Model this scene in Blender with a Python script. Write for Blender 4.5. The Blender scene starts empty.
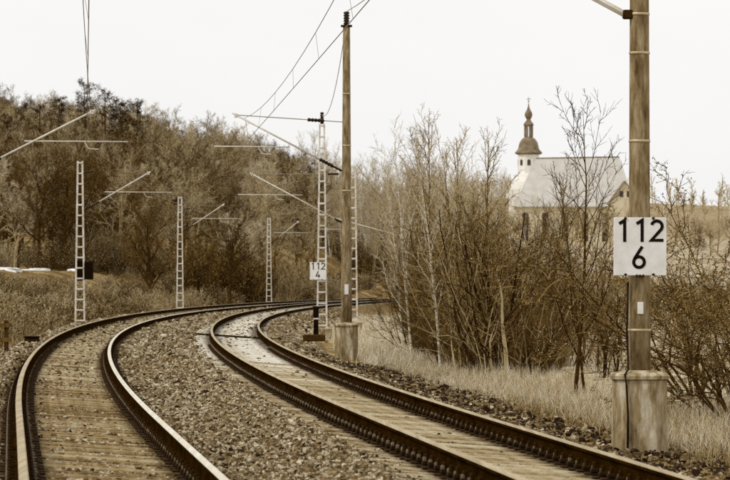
import bpy, math, random
import numpy as np

# ------------------------------------------------------------------ camera, sky, sun, exposure
C = bpy.context.scene.collection
sc = bpy.context.scene
F, YH, HC = 4650.0, 284.0, 1.45            # focal length in photo pixels, horizon row, eye height over the rails
cam_d = bpy.data.cameras.new('camera'); cam = bpy.data.objects.new('camera', cam_d); C.objects.link(cam)
cam_d.sensor_width = 36.0; cam_d.lens = F / 730.0 * 36.0
cam_d.clip_start = 0.5; cam_d.clip_end = 9000.0
cam.location = (0, 0, HC)
cam.rotation_euler = (math.pi / 2 + math.atan((YH - 240.0) / F), 0, 0)
cam_d.dof.use_dof = True; cam_d.dof.focus_distance = 72.0; cam_d.dof.aperture_fstop = 11.0
sc.camera = cam

SUN_EL, SUN_AZ = math.radians(46), math.radians(-118)    # behind the camera, to its left (azimuth from +Y, clockwise)
world = bpy.data.worlds.new('World'); sc.world = world; world.use_nodes = True
wn, wl = world.node_tree.nodes, world.node_tree.links
wn.clear()
w_out = wn.new('ShaderNodeOutputWorld'); w_bg = wn.new('ShaderNodeBackground')
w_sky = wn.new('ShaderNodeTexSky'); w_sky.sky_type = 'NISHITA'; w_sky.sun_disc = False
w_sky.sun_elevation = SUN_EL; w_sky.sun_rotation = SUN_AZ
w_bw = wn.new('ShaderNodeRGBToBW'); wl.new(w_sky.outputs[0], w_bw.inputs[0])
# an even overcast: the clear sky greyed and mostly covered by a cloud sheet of constant brightness
w_co = wn.new('ShaderNodeTexCoord'); w_no = wn.new('ShaderNodeTexNoise')
w_no.inputs['Scale'].default_value = 9.0; w_no.inputs['Detail'].default_value = 5.0
w_map = wn.new('ShaderNodeMapping'); w_map.inputs['Scale'].default_value = (1, 1, 2.6)
wl.new(w_co.outputs['Generated'], w_map.inputs[0]); wl.new(w_map.outputs[0], w_no.inputs[0])
w_mr = wn.new('ShaderNodeMapRange'); w_mr.inputs['To Min'].default_value = 9.5; w_mr.inputs['To Max'].default_value = 10.7
wl.new(w_no.outputs[0], w_mr.inputs[0])
w_mx = wn.new('ShaderNodeMix'); w_mx.data_type = 'FLOAT'; w_mx.inputs[0].default_value = 0.86
wl.new(w_bw.outputs[0], w_mx.inputs[2]); wl.new(w_mr.outputs[0], w_mx.inputs[3])
w_tint = wn.new('ShaderNodeVectorMath'); w_tint.operation = 'SCALE'
w_tint.inputs[0].default_value = (1.0, 0.995, 0.978)
wl.new(w_mx.outputs[0], w_tint.inputs['Scale'])
wl.new(w_tint.outputs[0], w_bg.inputs['Color']); w_bg.inputs['Strength'].default_value = 0.1
wl.new(w_bg.outputs[0], w_out.inputs[0])

sun_d = bpy.data.lights.new('sun', 'SUN'); sun = bpy.data.objects.new('sun', sun_d); C.objects.link(sun)
sun_d.energy = 1.5; sun_d.angle = math.radians(11); sun_d.color = (1.0, 0.975, 0.93)
sun.rotation_euler = (math.pi / 2 - SUN_EL, 0, math.pi - SUN_AZ)
sun.location = (-60, -60, 80)

vs = sc.view_settings
vs.view_transform = 'Standard'; vs.look = 'None'; vs.gamma = 1.0; vs.exposure = 0.0; vs.use_curve_mapping = False
sc.cycles.use_denoising = False
sc.cycles.max_bounces = 5; sc.cycles.diffuse_bounces = 3; sc.cycles.glossy_bounces = 2
sc.cycles.transparent_max_bounces = 4; sc.cycles.caustics_reflective = False; sc.cycles.caustics_refractive = False

rng = np.random.default_rng(7)

# ------------------------------------------------------------------ helpers: tones and materials
_T = [0, .1, .3, .5, .7, .9, 1.0]
_RGB = np.array([(6, 3, 0), (41, 22, 0), (101, 74, 27), (153, 127, 75), (201, 186, 149), (237, 233, 222), (250, 249, 247)]) / 255.0
def sep(t, grey=0.0):
    """brown-toned colour of a given print lightness, linear"""
    s = np.array([np.interp(t, _T, _RGB[:, i]) for i in range(3)])
    l = np.where(s <= 0.04045, s / 12.92, ((s + 0.055) / 1.055) ** 2.4)
    l = l * (1 - grey) + grey * float(l @ [.25, .65, .1])
    return (float(l[0]), float(l[1]), float(l[2]), 1.0)

def mat(name, t0, t1=None, scale=6.0, rough=0.9, bump=0.0, bscale=None, metal=0.0, attr=None, detail=6.0, stretch=(1, 1, 1), spec=0.1, tm=None, coords='Object', dist=0.02, grey=0.0, rust=None, inst=0.0):
    m = bpy.data.materials.new(name); m.use_nodes = True
    n, l = m.node_tree.nodes, m.node_tree.links
    b = n['Principled BSDF']
    b.inputs['Roughness'].default_value = rough; b.inputs['Metallic'].default_value = metal
    b.inputs['Specular IOR Level'].default_value = spec
    if t1 is None:
        b.inputs['Base Color'].default_value = sep(t0, grey)
    tc = n.new('ShaderNodeTexCoord'); mp = n.new('ShaderNodeMapping'); mp.inputs['Scale'].default_value = stretch
    l.new(tc.outputs[coords], mp.inputs[0])
    if t1 is not None:
        no = n.new('ShaderNodeTexNoise'); no.inputs['Scale'].default_value = scale; no.inputs['Detail'].default_value = detail
        no.inputs['Roughness'].default_value = 0.62
        l.new(mp.outputs[0], no.inputs[0])
        cr = n.new('ShaderNodeValToRGB')
        cr.color_ramp.elements[0].position = 0.3; cr.color_ramp.elements[0].color = sep(t0, grey)
        cr.color_ramp.elements[1].position = 0.7; cr.color_ramp.elements[1].color = sep(t1, grey)
        if tm is not None:
            e = cr.color_ramp.elements.new(0.5); e.color = sep(tm, grey)
        if attr:
            at = n.new('ShaderNodeAttribute'); at.attribute_name = attr
            mm = n.new('ShaderNodeMath'); mm.operation = 'MULTIPLY_ADD'; mm.inputs[1].default_value = 0.3; 
            sb = n.new('ShaderNodeMath'); sb.operation = 'MULTIPLY_ADD'; sb.inputs[1].default_value = 0.85; sb.inputs[2].default_value = -0.075
            l.new(at.outputs['Fac'], sb.inputs[0]); l.new(no.outputs[0], mm.inputs[0]); l.new(sb.outputs[0], mm.inputs[2])
            oi = n.new('ShaderNodeObjectInfo'); orr = n.new('ShaderNodeMath'); orr.operation = 'MULTIPLY_ADD'; orr.inputs[1].default_value = inst; orr.inputs[2].default_value = -inst / 2
            ad = n.new('ShaderNodeMath'); ad.operation = 'ADD'
            l.new(oi.outputs['Random'], orr.inputs[0]); l.new(orr.outputs[0], ad.inputs[0]); l.new(mm.outputs[0], ad.inputs[1])
            l.new(ad.outputs[0], cr.inputs[0])
        elif inst:
            oi = n.new('ShaderNodeObjectInfo'); orr = n.new('ShaderNodeMath'); orr.operation = 'MULTIPLY_ADD'; orr.inputs[1].default_value = inst; orr.inputs[2].default_value = -inst / 2
            ad = n.new('ShaderNodeMath'); ad.operation = 'ADD'
            l.new(oi.outputs['Random'], orr.inputs[0]); l.new(orr.outputs[0], ad.inputs[0]); l.new(no.outputs[0], ad.inputs[1]); l.new(ad.outputs[0], cr.inputs[0])
        else:
            l.new(no.outputs[0], cr.inputs[0])
        if rust is None:
            l.new(cr.outputs[0], b.inputs['Base Color'])
        else:                                   # iron dust and oil stains along the rails
            if rust == 'sleeper':
                sx = n.new('ShaderNodeSeparateXYZ'); l.new(tc.outputs['Object'], sx.inputs[0])
                ab = n.new('ShaderNodeMath'); ab.operation = 'ABSOLUTE'; l.new(sx.outputs[0], ab.inputs[0])
                df = n.new('ShaderNodeMath'); df.operation = 'SUBTRACT'; df.inputs[1].default_value = .75; l.new(ab.outputs[0], df.inputs[0])
                a2 = n.new('ShaderNodeMath'); a2.operation = 'ABSOLUTE'; l.new(df.outputs[0], a2.inputs[0]); src = a2.outputs[0]
            else:
                a2 = n.new('ShaderNodeAttribute'); a2.attribute_name = rust; src = a2.outputs['Fac']
            ns = n.new('ShaderNodeTexNoise'); ns.inputs['Scale'].default_value = 5.0; l.new(tc.outputs['Object'], ns.inputs[0])
            md = n.new('ShaderNodeMath'); md.operation = 'MULTIPLY_ADD'; md.inputs[1].default_value = -.30; l.new(ns.outputs[0], md.inputs[0]); l.new(src, md.inputs[2])
            mr = n.new('ShaderNodeMapRange'); mr.inputs['From Min'].default_value = -.06; mr.inputs['From Max'].default_value = .16; mr.inputs['To Min'].default_value = .80; mr.inputs['To Max'].default_value = 0.; l.new(md.outputs[0], mr.inputs[0])
            mx = n.new('ShaderNodeMix'); mx.data_type = 'RGBA'; mx.inputs[7].default_value = sep(.14)
            l.new(mr.outputs[0], mx.inputs[0]); l.new(cr.outputs[0], mx.inputs[6]); l.new(mx.outputs[2], b.inputs['Base Color'])
    if bump:
        nb = n.new('ShaderNodeTexNoise'); nb.inputs['Scale'].default_value = bscale or scale * 3; nb.inputs['Detail'].default_value = 5
        l.new(mp.outputs[0], nb.inputs[0])
        bp = n.new('ShaderNodeBump'); bp.inputs['Strength'].default_value = bump; bp.inputs['Distance'].default_value = dist
        l.new(nb.outputs[0], bp.inputs['Height']); l.new(bp.outputs[0], b.inputs['Normal'])
    return m

M = {}
M['soil'] = mat('soil_and_litter', .20, .60, 0.3, bump=.8, bscale=3.0, tm=.38, detail=14, dist=.1)
_n, _l = M['soil'].node_tree.nodes, M['soil'].node_tree.links
_b = _n['Principled BSDF']; _src = _b.inputs['Base Color'].links[0].from_socket
_at = _n.new('ShaderNodeAttribute'); _at.attribute_name = 'tone'
_no = _n.new('ShaderNodeTexNoise'); _no.inputs['Scale'].default_value = .5; _no.inputs['Detail'].default_value = 10
_cr = _n.new('ShaderNodeValToRGB'); _cr.color_ramp.elements[0].position = .3; _cr.color_ramp.elements[0].color = sep(.42); _cr.color_ramp.elements[1].position = .7; _cr.color_ramp.elements[1].color = sep(.80)
_tc = _n.new('ShaderNodeTexCoord'); _l.new(_tc.outputs['Object'], _no.inputs[0]); _l.new(_no.outputs[0], _cr.inputs[0])
_mx = _n.new('ShaderNodeMix'); _mx.data_type = 'RGBA'; _l.new(_at.outputs['Fac'], _mx.inputs[0]); _l.new(_src, _mx.inputs[6]); _l.new(_cr.outputs[0], _mx.inputs[7]); _l.new(_mx.outputs[2], _b.inputs['Base Color'])
M['bed'] = mat('ballast_gravel', .14, .60, 11.0, bump=1.0, bscale=16, tm=.33, detail=4, dist=.04, rust='tone')
M['stone'] = mat('crushed_stone', .10, .70, 30.0, attr='tone', tm=.42, bump=.3, bscale=60, grey=.22)
M['rail_side'] = mat('rusty_rail_web', .04, .15, 8.0, bump=.4, bscale=50, stretch=(1, .15, 1), spec=.0)
M['rail_top_bright'] = mat('polished_rail_head', .70, .88, 3.0, rough=.5, metal=.25, spec=.6, stretch=(6, .06, 1))
M['rail_top_dull'] = mat('dull_rail_head', .44, .66, 3.0, rough=.55, metal=.2, spec=.5, stretch=(6, .06, 1))
M['sleeper'] = mat('weathered_sleeper', .34, .70, 7.0, bump=.6, bscale=30, tm=.56, rust='sleeper', grey=.18, inst=.22)
M['sleeper_dark'] = mat('dusty_old_sleeper', .28, .62, 7.0, bump=.6, bscale=30, tm=.46, rust='sleeper', grey=.15, inst=.26)
M['sleeper_pale'] = mat('pale_concrete_sleeper', .52, .86, 4.0, bump=.3, bscale=30, tm=.77, grey=.3, rust='sleeper')
M['iron'] = mat('rusty_iron', .05, .18, 12.0, rough=.85, bump=.3, spec=.08)
M['bolt'] = mat('worn_bolt_head', .30, .46, 40.0, rough=.6, grey=.5)
M['pole'] = mat('weathered_pole', .24, .62, 5.0, bump=.9, bscale=14, stretch=(2.2, 2.2, .5), tm=.47, detail=12, grey=.25)
M['concrete'] = mat('stained_concrete', .18, .78, 4.0, bump=1.0, bscale=14, stretch=(1.8, 1.8, .45), tm=.54, grey=.2, detail=12)
M['lattice'] = mat('pale_mast_paint', .66, .92, 3.0, rough=.6, bump=.15, grey=.3)
M['tube'] = mat('galvanised_tube', .72, .88, 5.0, rough=.55, grey=.35)
M['insul'] = mat('brown_porcelain', .05, .14, 8.0, rough=.4, spec=.2)
M['black'] = mat('black_paint', .03, .07, 5.0, rough=.7, spec=.05)
M['wire'] = mat('weathered_copper_wire', .50, .60, 2.0, rough=.6, grey=.6)
M['cable'] = mat('black_cable', .06, .10, 9.0, rough=.6)
M['signw'] = mat('white_enamel', .84, .97, 5.0, rough=.45, bump=.05, grey=.6)
M['signb'] = mat('black_lettering', .03, .05, 9.0, rough=.5)
M['band'] = mat('galvanised_band', .60, .75, 9.0, rough=.5, metal=.3)
M['bark'] = mat('brown_bark', .16, .40, 5.0, bump=.4, stretch=(3, 3, .6))
M['bark_dark'] = mat('dark_bark', .09, .26, 5.0, bump=.4, stretch=(3, 3, .6))
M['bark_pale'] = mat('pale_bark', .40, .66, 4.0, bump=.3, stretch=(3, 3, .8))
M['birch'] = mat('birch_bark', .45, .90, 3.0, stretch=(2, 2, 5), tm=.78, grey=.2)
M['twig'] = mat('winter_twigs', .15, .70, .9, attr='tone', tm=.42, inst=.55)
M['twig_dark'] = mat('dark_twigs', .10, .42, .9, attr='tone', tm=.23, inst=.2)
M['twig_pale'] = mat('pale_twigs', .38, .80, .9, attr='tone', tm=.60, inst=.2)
M['needle'] = mat('conifer_needles', .08, .30, 1.0, attr='tone', tm=.16)
M['leaf'] = mat('withered_leaves', .20, .70, 1.0, attr='tone', tm=.46)
M['leaf_dark'] = mat('dark_evergreen_leaves', .12, .46, 1.0, attr='tone', tm=.28)
M['grass'] = mat('dry_straw_grass', .26, .77, 1.0, attr='tone', tm=.55)
M['grass_brown'] = mat('brown_dead_grass', .20, .62, 1.0, attr='tone', tm=.40)
M['snow'] = mat('old_snow', .90, .97, 2.0, bump=.3)
M['plaster'] = mat('white_church_plaster', .90, .96, .5, bump=.1)
M['plaster_old'] = mat('old_plaster', .70, .80, .6, bump=.2)
M['slate'] = mat('pale_slate_roof', .67, .75, .6, rough=.6, bump=.2, spec=.4, grey=.7)
M['copper'] = mat('weathered_copper_dome', .34, .54, .8, rough=.6, grey=.4)
M['glass'] = mat('dark_window', .10, .16, 1.0, rough=.2, spec=.6)

# ------------------------------------------------------------------ helpers: meshes and objects
def mesh_np(name, V, Q, mats, tone=None, smooth=False, midx=None):
    V = np.asarray(V, np.float32).reshape(-1, 3); Q = np.asarray(Q, np.int32)
    me = bpy.data.meshes.new(name); k = Q.shape[1]
    me.vertices.add(len(V)); me.vertices.foreach_set('co', V.ravel())
    me.loops.add(Q.size); me.loops.foreach_set('vertex_index', Q.ravel())
    me.polygons.add(len(Q)); me.polygons.foreach_set('loop_start', np.arange(len(Q), dtype=np.int32) * k)
    if midx is not None: me.polygons.foreach_set('material_index', np.asarray(midx, np.int32))
    me.polygons.foreach_set('use_smooth', np.full(len(Q), smooth))
    for m in (mats if isinstance(mats, (list, tuple)) else [mats]): me.materials.append(m)
    if tone is not None:
        a = me.attributes.new('tone', 'FLOAT', 'POINT'); a.data.foreach_set('value', np.asarray(tone, np.float32).ravel())
    me.update(); me.validate()
    return me

def tag(o, label=None, cat=None, group=None, kind=None):
    if label: o['label'] = label
    if cat: o['category'] = cat
    if group: o['group'] = group
    if kind: o['kind'] = kind
    return o

def link(name, me, parent=None, loc=None, rot=None):
    o = bpy.data.objects.new(name, me); C.objects.link(o)
    if parent is not None: o.parent = parent
    if loc is not None: o.location = loc
    if rot is not None: o.rotation_euler = rot
    return o

def empty(name, loc, rz=0.0):
    o = bpy.data.objects.new(name, None); C.objects.link(o)
    o.location = loc; o.rotation_euler = (0, 0, rz); o.empty_display_size = .3
    return o

class MB:
    """collects shapes in the thing's own frame and builds one mesh"""
    def __init__(s): s.v, s.f = [], []
    def add(s, vs, fs):
        b = len(s.v); s.v += [tuple(map(float, p)) for p in vs]; s.f += [tuple(i + b for i in f) for f in fs]; return s
    def box(s, x0, x1, y0, y1, z0, z1, bev=0.0):
        if bev <= 0:
            return s.add([(x0, y0, z0), (x1, y0, z0), (x1, y1, z0), (x0, y1, z0), (x0, y0, z1), (x1, y0, z1), (x1, y1, z1), (x0, y1, z1)],
                         [(3, 2, 1, 0), (4, 5, 6, 7), (0, 1, 5, 4), (1, 2, 6, 5), (2, 3, 7, 6), (3, 0, 4, 7)])
        b = bev
        ring = lambda i, z: [(x0 + i, y0 + b, z), (x0 + b, y0 + i, z), (x1 - b, y0 + i, z), (x1 - i, y0 + b, z), (x1 - i, y1 - b, z), (x1 - b, y1 - i, z), (x0 + b, y1 - i, z), (x0 + i, y1 - b, z)]
        return s.rings([ring(b, z0), ring(0, z0 + b), ring(0, z1 - b), ring(b, z1)])
    def rings(s, rs, cap=True):
        n = len(rs[0]); vs = [p for r in rs for p in r]; fs = []
        for i in range(len(rs) - 1):
            for j in range(n):
                a, b = i * n + j, i * n + (j + 1) % n
                fs.append((a, b, b + n, a + n))
        if cap: fs.append(tuple(range(n - 1, -1, -1))); fs.append(tuple(range((len(rs) - 1) * n, len(rs) * n)))
        return s.add(vs, fs)
    def lathe(s, prof, n=16, cx=0, cy=0, ph=0.0, ex=1.0):
        return s.rings([[(cx + r * ex * math.cos(ph + 2 * math.pi * i / n), cy + r * math.sin(ph + 2 * math.pi * i / n), z) for i in range(n)] for r, z in prof])
    def tube(s, pts, r, n=6):
        pts = [np.array(p, float) for p in pts]; rr = r if isinstance(r, (list, tuple)) else [r] * len(pts); rs = []
        for i, p in enumerate(pts):
            t = pts[min(i + 1, len(pts) - 1)] - pts[max(i - 1, 0)]; t /= np.linalg.norm(t) + 1e-9
            u = np.cross(t, (0, 0, 1) if abs(t[2]) < .9 else (1, 0, 0)); u /= np.linalg.norm(u); w = np.cross(t, u)
            rs.append([tuple(p + rr[i] * (math.cos(2 * math.pi * k / n) * u + math.sin(2 * math.pi * k / n) * w)) for k in range(n)])
        return s.rings(rs)
    def mesh(s, name, m, smooth=False):
        me = bpy.data.meshes.new(name); me.from_pydata(s.v, [], s.f)
        for x in (m if isinstance(m, (list, tuple)) else [m]): me.materials.append(x)
        if smooth: me.polygons.foreach_set('use_smooth', [True] * len(me.polygons))
        me.update(); return me
    def build(s, name, m, parent=None, smooth=False, loc=None):
        return link(name, s.mesh(name, m, smooth), parent, loc)

def at(px, py, d):                       # photo pixel + distance -> world point
    return np.array([(px - 365.0) / F * d, d, HC + (YH - py) / F * d])

def smooth(a, b, x):
    t = np.clip((np.asarray(x, float) - a) / (b - a), 0, 1); return t * t * (3 - 2 * t)

# ------------------------------------------------------------------ the two curved tracks (centre lines, right = inner rail)
CANT, GH = 0.10, 0.75
def c1(d):
    d = np.asarray(d, float); e = np.maximum(0, d - 50); return 1.600 - .07635 * d + 2.139e-4 * e ** 2 - GH
def c2(d):
    d = np.asarray(d, float); e = np.clip(d - 50, 0, 480); return 4.814 - .06866 * d + 2.117e-4 * e ** 2 - 4.08e-8 * e ** 3 - GH
def heading(c, d): return (c(d + .5) - c(d - .5))
def railz(u): return CANT / 2 - u / (2 * GH) * CANT      # height of the canted rail plane at offset u from a centre line

def ground_z(x, d):
    x = np.asarray(x, float); d = np.asarray(d, float)
    dd = np.clip(d, 0, 520)
    sl = c1(dd) - x                        # metres left of the left track's centre
    sr = x - c2(dd)                        # metres right of the right track's centre
    base = np.full_like(x + d, -.55)
    n1 = .10 * np.sin(x * .9 + d * .23) + .07 * np.sin(d * .61 - x * 1.7) 
    left = -.45 - .75 * smooth(2.4, 5.5, sl) + 3.6 * smooth(6.5, 17, sl) * smooth(60, 300, d) + n1 * smooth(3, 6, sl)
    right = -.52 - (.12 + .18 * smooth(70, 125, d)) * smooth(2.2, 3.0, sr) - .35 * smooth(7, 16, sr) + n1 * smooth(3, 6, sr)
    z = np.where(sl > 2.0, left, np.where(sr > 2.0, right, base))
    # wooded hill beyond the curve
    hx = np.interp(x, [-300, -90, -60, -47, -34, -21, -8.4, 4.5, 20, 60], [28, 20, 15.6, 14.6, 13.2, 10.4, 6.6, 4.6, 3.4, 2.5])
    z = z + smooth(400, 640, d) * hx * np.where(x < 60, 1, 1)
    z = z + smooth(430, 800, d) * 1.0
    # long slope up to the church and the far ridge
    z = z + 7.5 * smooth(420, 1080, d) * smooth(-20, 30, x) + 20 * smooth(1080, 1750, d)
    z = z + (smooth(1300, 2300, d)) * (5 * np.sin(x * .011 + 1.0) + 4 * np.sin(x * .03))
    return z

# ------------------------------------------------------------------ ground sheet
ys = np.concatenate([np.arange(-30, 20, 5.), np.arange(20, 260, 1.6), np.arange(260, 700, 6.), np.arange(700, 2400, 45.), [2600, 3200, 4500, 6500]])
xs = np.concatenate([[-2600, -1500, -800, -450, -250, -160, -110, -80], np.arange(-62, -26, 3.), np.arange(-26, 30, .7), np.arange(30, 80, 3.), [85, 110, 160, 240, 400, 800, 1500, 2600]])
X, Y = np.meshgrid(xs, ys); Z = ground_z(X, Y)
Z = Z - .35 * ((X > c1(np.clip(Y, 0, 520)) - 2.6) & (X < c2(np.clip(Y, 0, 520)) + 2.6) & (Y < 520))
nr, nc = X.shape
idx = np.arange(nr * nc).reshape(nr, nc)
Q = np.stack([idx[:-1, :-1], idx[:-1, 1:], idx[1:, 1:], idx[1:, :-1]], -1).reshape(-1, 4)
straw = smooth(4.5, 8.0, X - c2(np.clip(Y, 0, 520))) * (.75 + .25 * np.sin(X * .31 + Y * .05)) * (1 - .5 * smooth(1150, 1400, Y))     # bleached meadow right of the line, litter elsewhere
tag(link('ground', mesh_np('ground', np.stack([X, Y, Z], -1), Q, M['soil'], straw, smooth=True)), kind='structure')

# ------------------------------------------------------------------ ballast bed under both tracks
SLT = -.205                                # sleeper top below the rail heads
def bed_z(w, d):
    """w: 0..1 track 1 edge .. ; returns ballast surface at world x=w"""
    a, b = c1(d), c2(d)
    u1, u2 = w - a, w - b
    top1, top2 = railz(np.clip(u1, -1.45, 1.3)) + SLT - .027, railz(np.clip(u2, -1.3, 1.45)) + SLT - .036
    t = smooth(0, 1, (u1 - 1.3) / np.maximum((b - a) - 2.6, .2))
    mid = top1 * (1 - t) + top2 * t + .03 * np.sin(np.clip((u1 - 1.3) / np.maximum(b - a - 2.6, .2), 0, 1) * math.pi)
    z = np.where(u1 < 1.3, top1, np.where(u2 > -1.3, top2, mid))
    z = z + .055 * (smooth(.88, 1.05, np.abs(u1)) * (np.abs(u1) < 1.9)) * (1 - smooth(1.4, 1.9, np.abs(u1))) + .055 * smooth(.92, 1.15, u2) * (1 - smooth(1.4, 1.9, u2)) + .03 * smooth(1.05, 1.25, -u2) * (1 - smooth(1.4, 1.9, -u2))
    z = z - np.maximum(0, -1.45 - u1) * .42 - np.maximum(0, u2 - 1.45) * .32
    return z
dr = np.concatenate([np.arange(8, 130, .35), np.arange(130, 300, 1.), np.arange(300, 540, 3.)])
cols = np.concatenate([np.linspace(-3.0, -1.45, 12), np.linspace(-1.3, 1.3, 18)])
colm = np.linspace(0, 1, 18)[1:-1]
cols2 = np.concatenate([np.linspace(-1.3, 1.3, 18), np.linspace(1.45, 3.2, 12)])
rows = []
for d in dr:
    a, b = float(c1(d)), float(c2(d))
    rows.append(np.concatenate([a + cols, a + 1.3 + colm * (b - a - 2.6), b + cols2]))
W = np.array(rows); D = np.repeat(dr[:, None], W.shape[1], 1)
Zb = bed_z(W, D) + .012 * rng.standard_normal(W.shape)
nr, nc = W.shape; idx = np.arange(nr * nc).reshape(nr, nc)
Q = np.stack([idx[:-1, :-1], idx[:-1, 1:], idx[1:, 1:], idx[1:, :-1]], -1).reshape(-1, 4)
tag(link('ballast_bed', mesh_np('ballast_bed', np.stack([W, D, Zb], -1), Q, M['bed'], np.minimum(np.abs(np.abs(W - c1(D)) - GH), np.abs(np.abs(W - c2(D)) - GH)), smooth=True)), kind='structure')

# loose ballast stones: real pieces, uncountable, one object
def stones(name, n, dlo, dhi, wlo, whi, size, keep=None, sink=.25, seed=1, power=1.0, tmean=.52):
    r = np.random.default_rng(seed)
    d = dlo + (dhi - dlo) * r.random(n) ** power
    a, b = c1(d), c2(d)
    w = a + wlo + (b - a - wlo + whi) * r.random(n) if wlo < 0 else b + 1.4 + (whi - 1.4) * r.random(n)
    if keep is not None:
        k = keep(w, d, r); w, d = w[k], d[k]
    n = len(w)
    z = np.maximum(bed_z(w, d), ground_z(w, d))
    base = np.array([(sx, sy, sz) for sx in (-1, 1) for sy in (-1, 1) for sz in (-1, 1)], float) * .60
    P = base[None] + r.uniform(-.34, .34, (n, 8, 3))
    s = size * np.exp(r.normal(0, .26, (n, 1, 1))) * (1 + np.clip((d - 60) / 120, 0, 1))[:, None, None]
    P = P * s * r.uniform(.65, 1.15, (n, 1, 3))
    th = r.uniform(0, 6.28, n); ph = r.uniform(0, 6.28, n)
    ct, st, cp, sp = np.cos(th)[:, None], np.sin(th)[:, None], np.cos(ph)[:, None], np.sin(ph)[:, None]
    x, y, zz = P[..., 0], P[..., 1], P[..., 2]
    y, zz = y * cp - zz * sp, y * sp + zz * cp
    x, y = x * ct - y * st, x * st + y * ct
    V = np.stack([x + w[:, None], y + d[:, None], zz + (z + s[:, 0, 0] * (.5 - sink))[:, None]], -1)
    fq = np.array([(0, 1, 3, 2), (4, 6, 7, 5), (0, 4, 5, 1), (2, 3, 7, 6), (0, 2, 6, 4), (1, 5, 7, 3)])
    Qs = (np.arange(n)[:, None, None] * 8 + fq[None]).reshape(-1, 4)
    near_rail = np.minimum(np.abs(np.abs(w - c1(d)) - GH), np.abs(np.abs(w - c2(d)) - GH))   # rust-stained close to the rails
    tone = np.repeat(np.clip(r.normal(tmean, .15, n) - .30 * np.exp(-(near_rail / .20) ** 2), .02, .95), 8)
    return link(name, mesh_np(name, V, Qs, M['stone'], tone))

SP = .60                                   # sleeper spacing
def keep_stone(w, d, r):
    k = np.ones(len(w), bool); n = len(w)
    for c in (c1, c2):
        u = w - c(d)
        ph = (d / SP) % 1.0
        inside = np.abs(u) < 1.29
        on = inside & (np.abs(ph - .5) < .235)
        four = np.abs(u) < .64
        if c is c1: p_on = np.where(four, .075, .6); p_cr = np.where(four, .78, .95)
        else: p_on = np.where(four, .02, np.where(u < 0, .15, .7)); p_cr = np.where(four, .4, .8)
        pale = (c is c2) & (d > 92)
        edge = np.where(np.abs(u) > 1.0, .4, .05)
        p_on = np.where(pale, np.where(u > .7, .3, edge), p_on); p_cr = np.where(pale, .3, p_cr)
        q = r.random(n)
        k &= ~(on & (q > p_on)); k &= ~(inside & ~on & (q > p_cr))
        for s in (-1, 1): k &= ~(np.abs(u - s * GH) < .10)
    return k
tag(stones('ballast_stones', 112000, 29, 76, -2.8, 2.9, .0205, keep_stone, seed=3, power=1.35), 'loose brown crushed stone heaped between and beside the tracks', 'gravel', kind='stuff')
tag(stones('ballast_gravel', 40000, 74, 190, -2.7, 2.8, .024, keep_stone, seed=5, power=1.3), 'finer looking gravel of the ballast further along the curve', 'gravel', kind='stuff')

tag(stones('coarse_gravel', 9000, 180, 330, -2.6, 3.4, .03, keep_stone, seed=12, power=1.2), 'gravel of the farthest visible ballast in the bend', 'gravel', kind='stuff')
tag(stones('verge_rubble', 12000, 34, 130, 0, 4.2, .034, lambda w, d, r: (w - c2(d) > 1.5), seed=8, power=1.3, tmean=.36), 'dark coarse rubble along the edge between the right rail and the grass', 'rubble', kind='stuff')
# ------------------------------------------------------------------ rails, sleepers, fastenings
RP = [(-.070, -.172), (.070, -.172), (.070, -.160), (.012, -.145), (.009, -.052), (.036, -.038), (.036, -.012), (.026, 0), (-.026, 0), (-.036, -.012), (-.036, -.038), (-.009, -.052), (-.012, -.145), (-.070, -.160)]
def rail(c, s, parent, mtop, d0=10, d1=520):
    dd = np.concatenate([np.arange(d0, 140, 1.0), np.arange(140, d1, 2.5)])
    u0 = s * GH; z0 = float(railz(u0)); pr = np.array(RP)
    h = heading(c, dd)
    cosv = 1 / np.sqrt(1 + h * h)
    V = np.stack([(c(dd) + u0 * cosv)[:, None] + pr[None, :, 0] * cosv[:, None], dd[:, None] - (u0 + pr[None, :, 0]) * (h * cosv)[:, None], np.repeat(z0 + pr[None, :, 1], len(dd), 0)], -1)
    n = len(pr); i = np.arange(len(dd) - 1)[:, None] * n; j = np.arange(n)[None]
    Qr = np.stack([i + j, i + (j + 1) % n, i + n + (j + 1) % n, i + n + j], -1).reshape(-1, 4)
    mi = np.repeat(np.isin(np.arange(n), (6, 7, 8))[None], len(dd) - 1, 0).ravel()
    mi = np.tile(np.isin(np.arange(n), (6, 7, 8)).astype(int), len(dd) - 1)
    return link('rail', mesh_np('rail', V, Qr, [M['rail_side'], mtop], midx=mi), parent)

def sleeper_mesh(m, seed):
    r = random.Random(seed); b = MB()
    b.box(-1.28, 1.28, -.128, .128, -.16, 0, .012)
    b.v = [(x + r.uniform(-.012, .012), y + r.uniform(-.008, .008), z + r.uniform(-.006, .004)) for x, y, z in b.v]
    return b.mesh('sleeper', m)
SM = {k: [sleeper_mesh(M[k], i) for i in range(4)] for k in ('sleeper', 'sleeper_dark', 'sleeper_pale')}
fb = MB()                                  # one rail seat: ribbed plate, two clamps, two tall bolts
fb.box(-.19, .19, -.085, .085, 0, .022, .006)
for s in (-1, 1):
    fb.box(s * .105 - .035, s * .105 + .035, -.055, .055, .024, .062, .008)
    fb.lathe([(.017, .06), (.017, .115), (.008, .12)], 6, s * .11, 0)
fast_me = fb.mesh('rail_fastening', M['iron'])
nb_ = MB()
for s in (-1, 1): nb_.lathe([(.020, .066), (.021, .085), (.019, .096), (.008, .100)], 6, s * .11, 0)
nut_me = nb_.mesh('bolt', M['bolt'])

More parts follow.
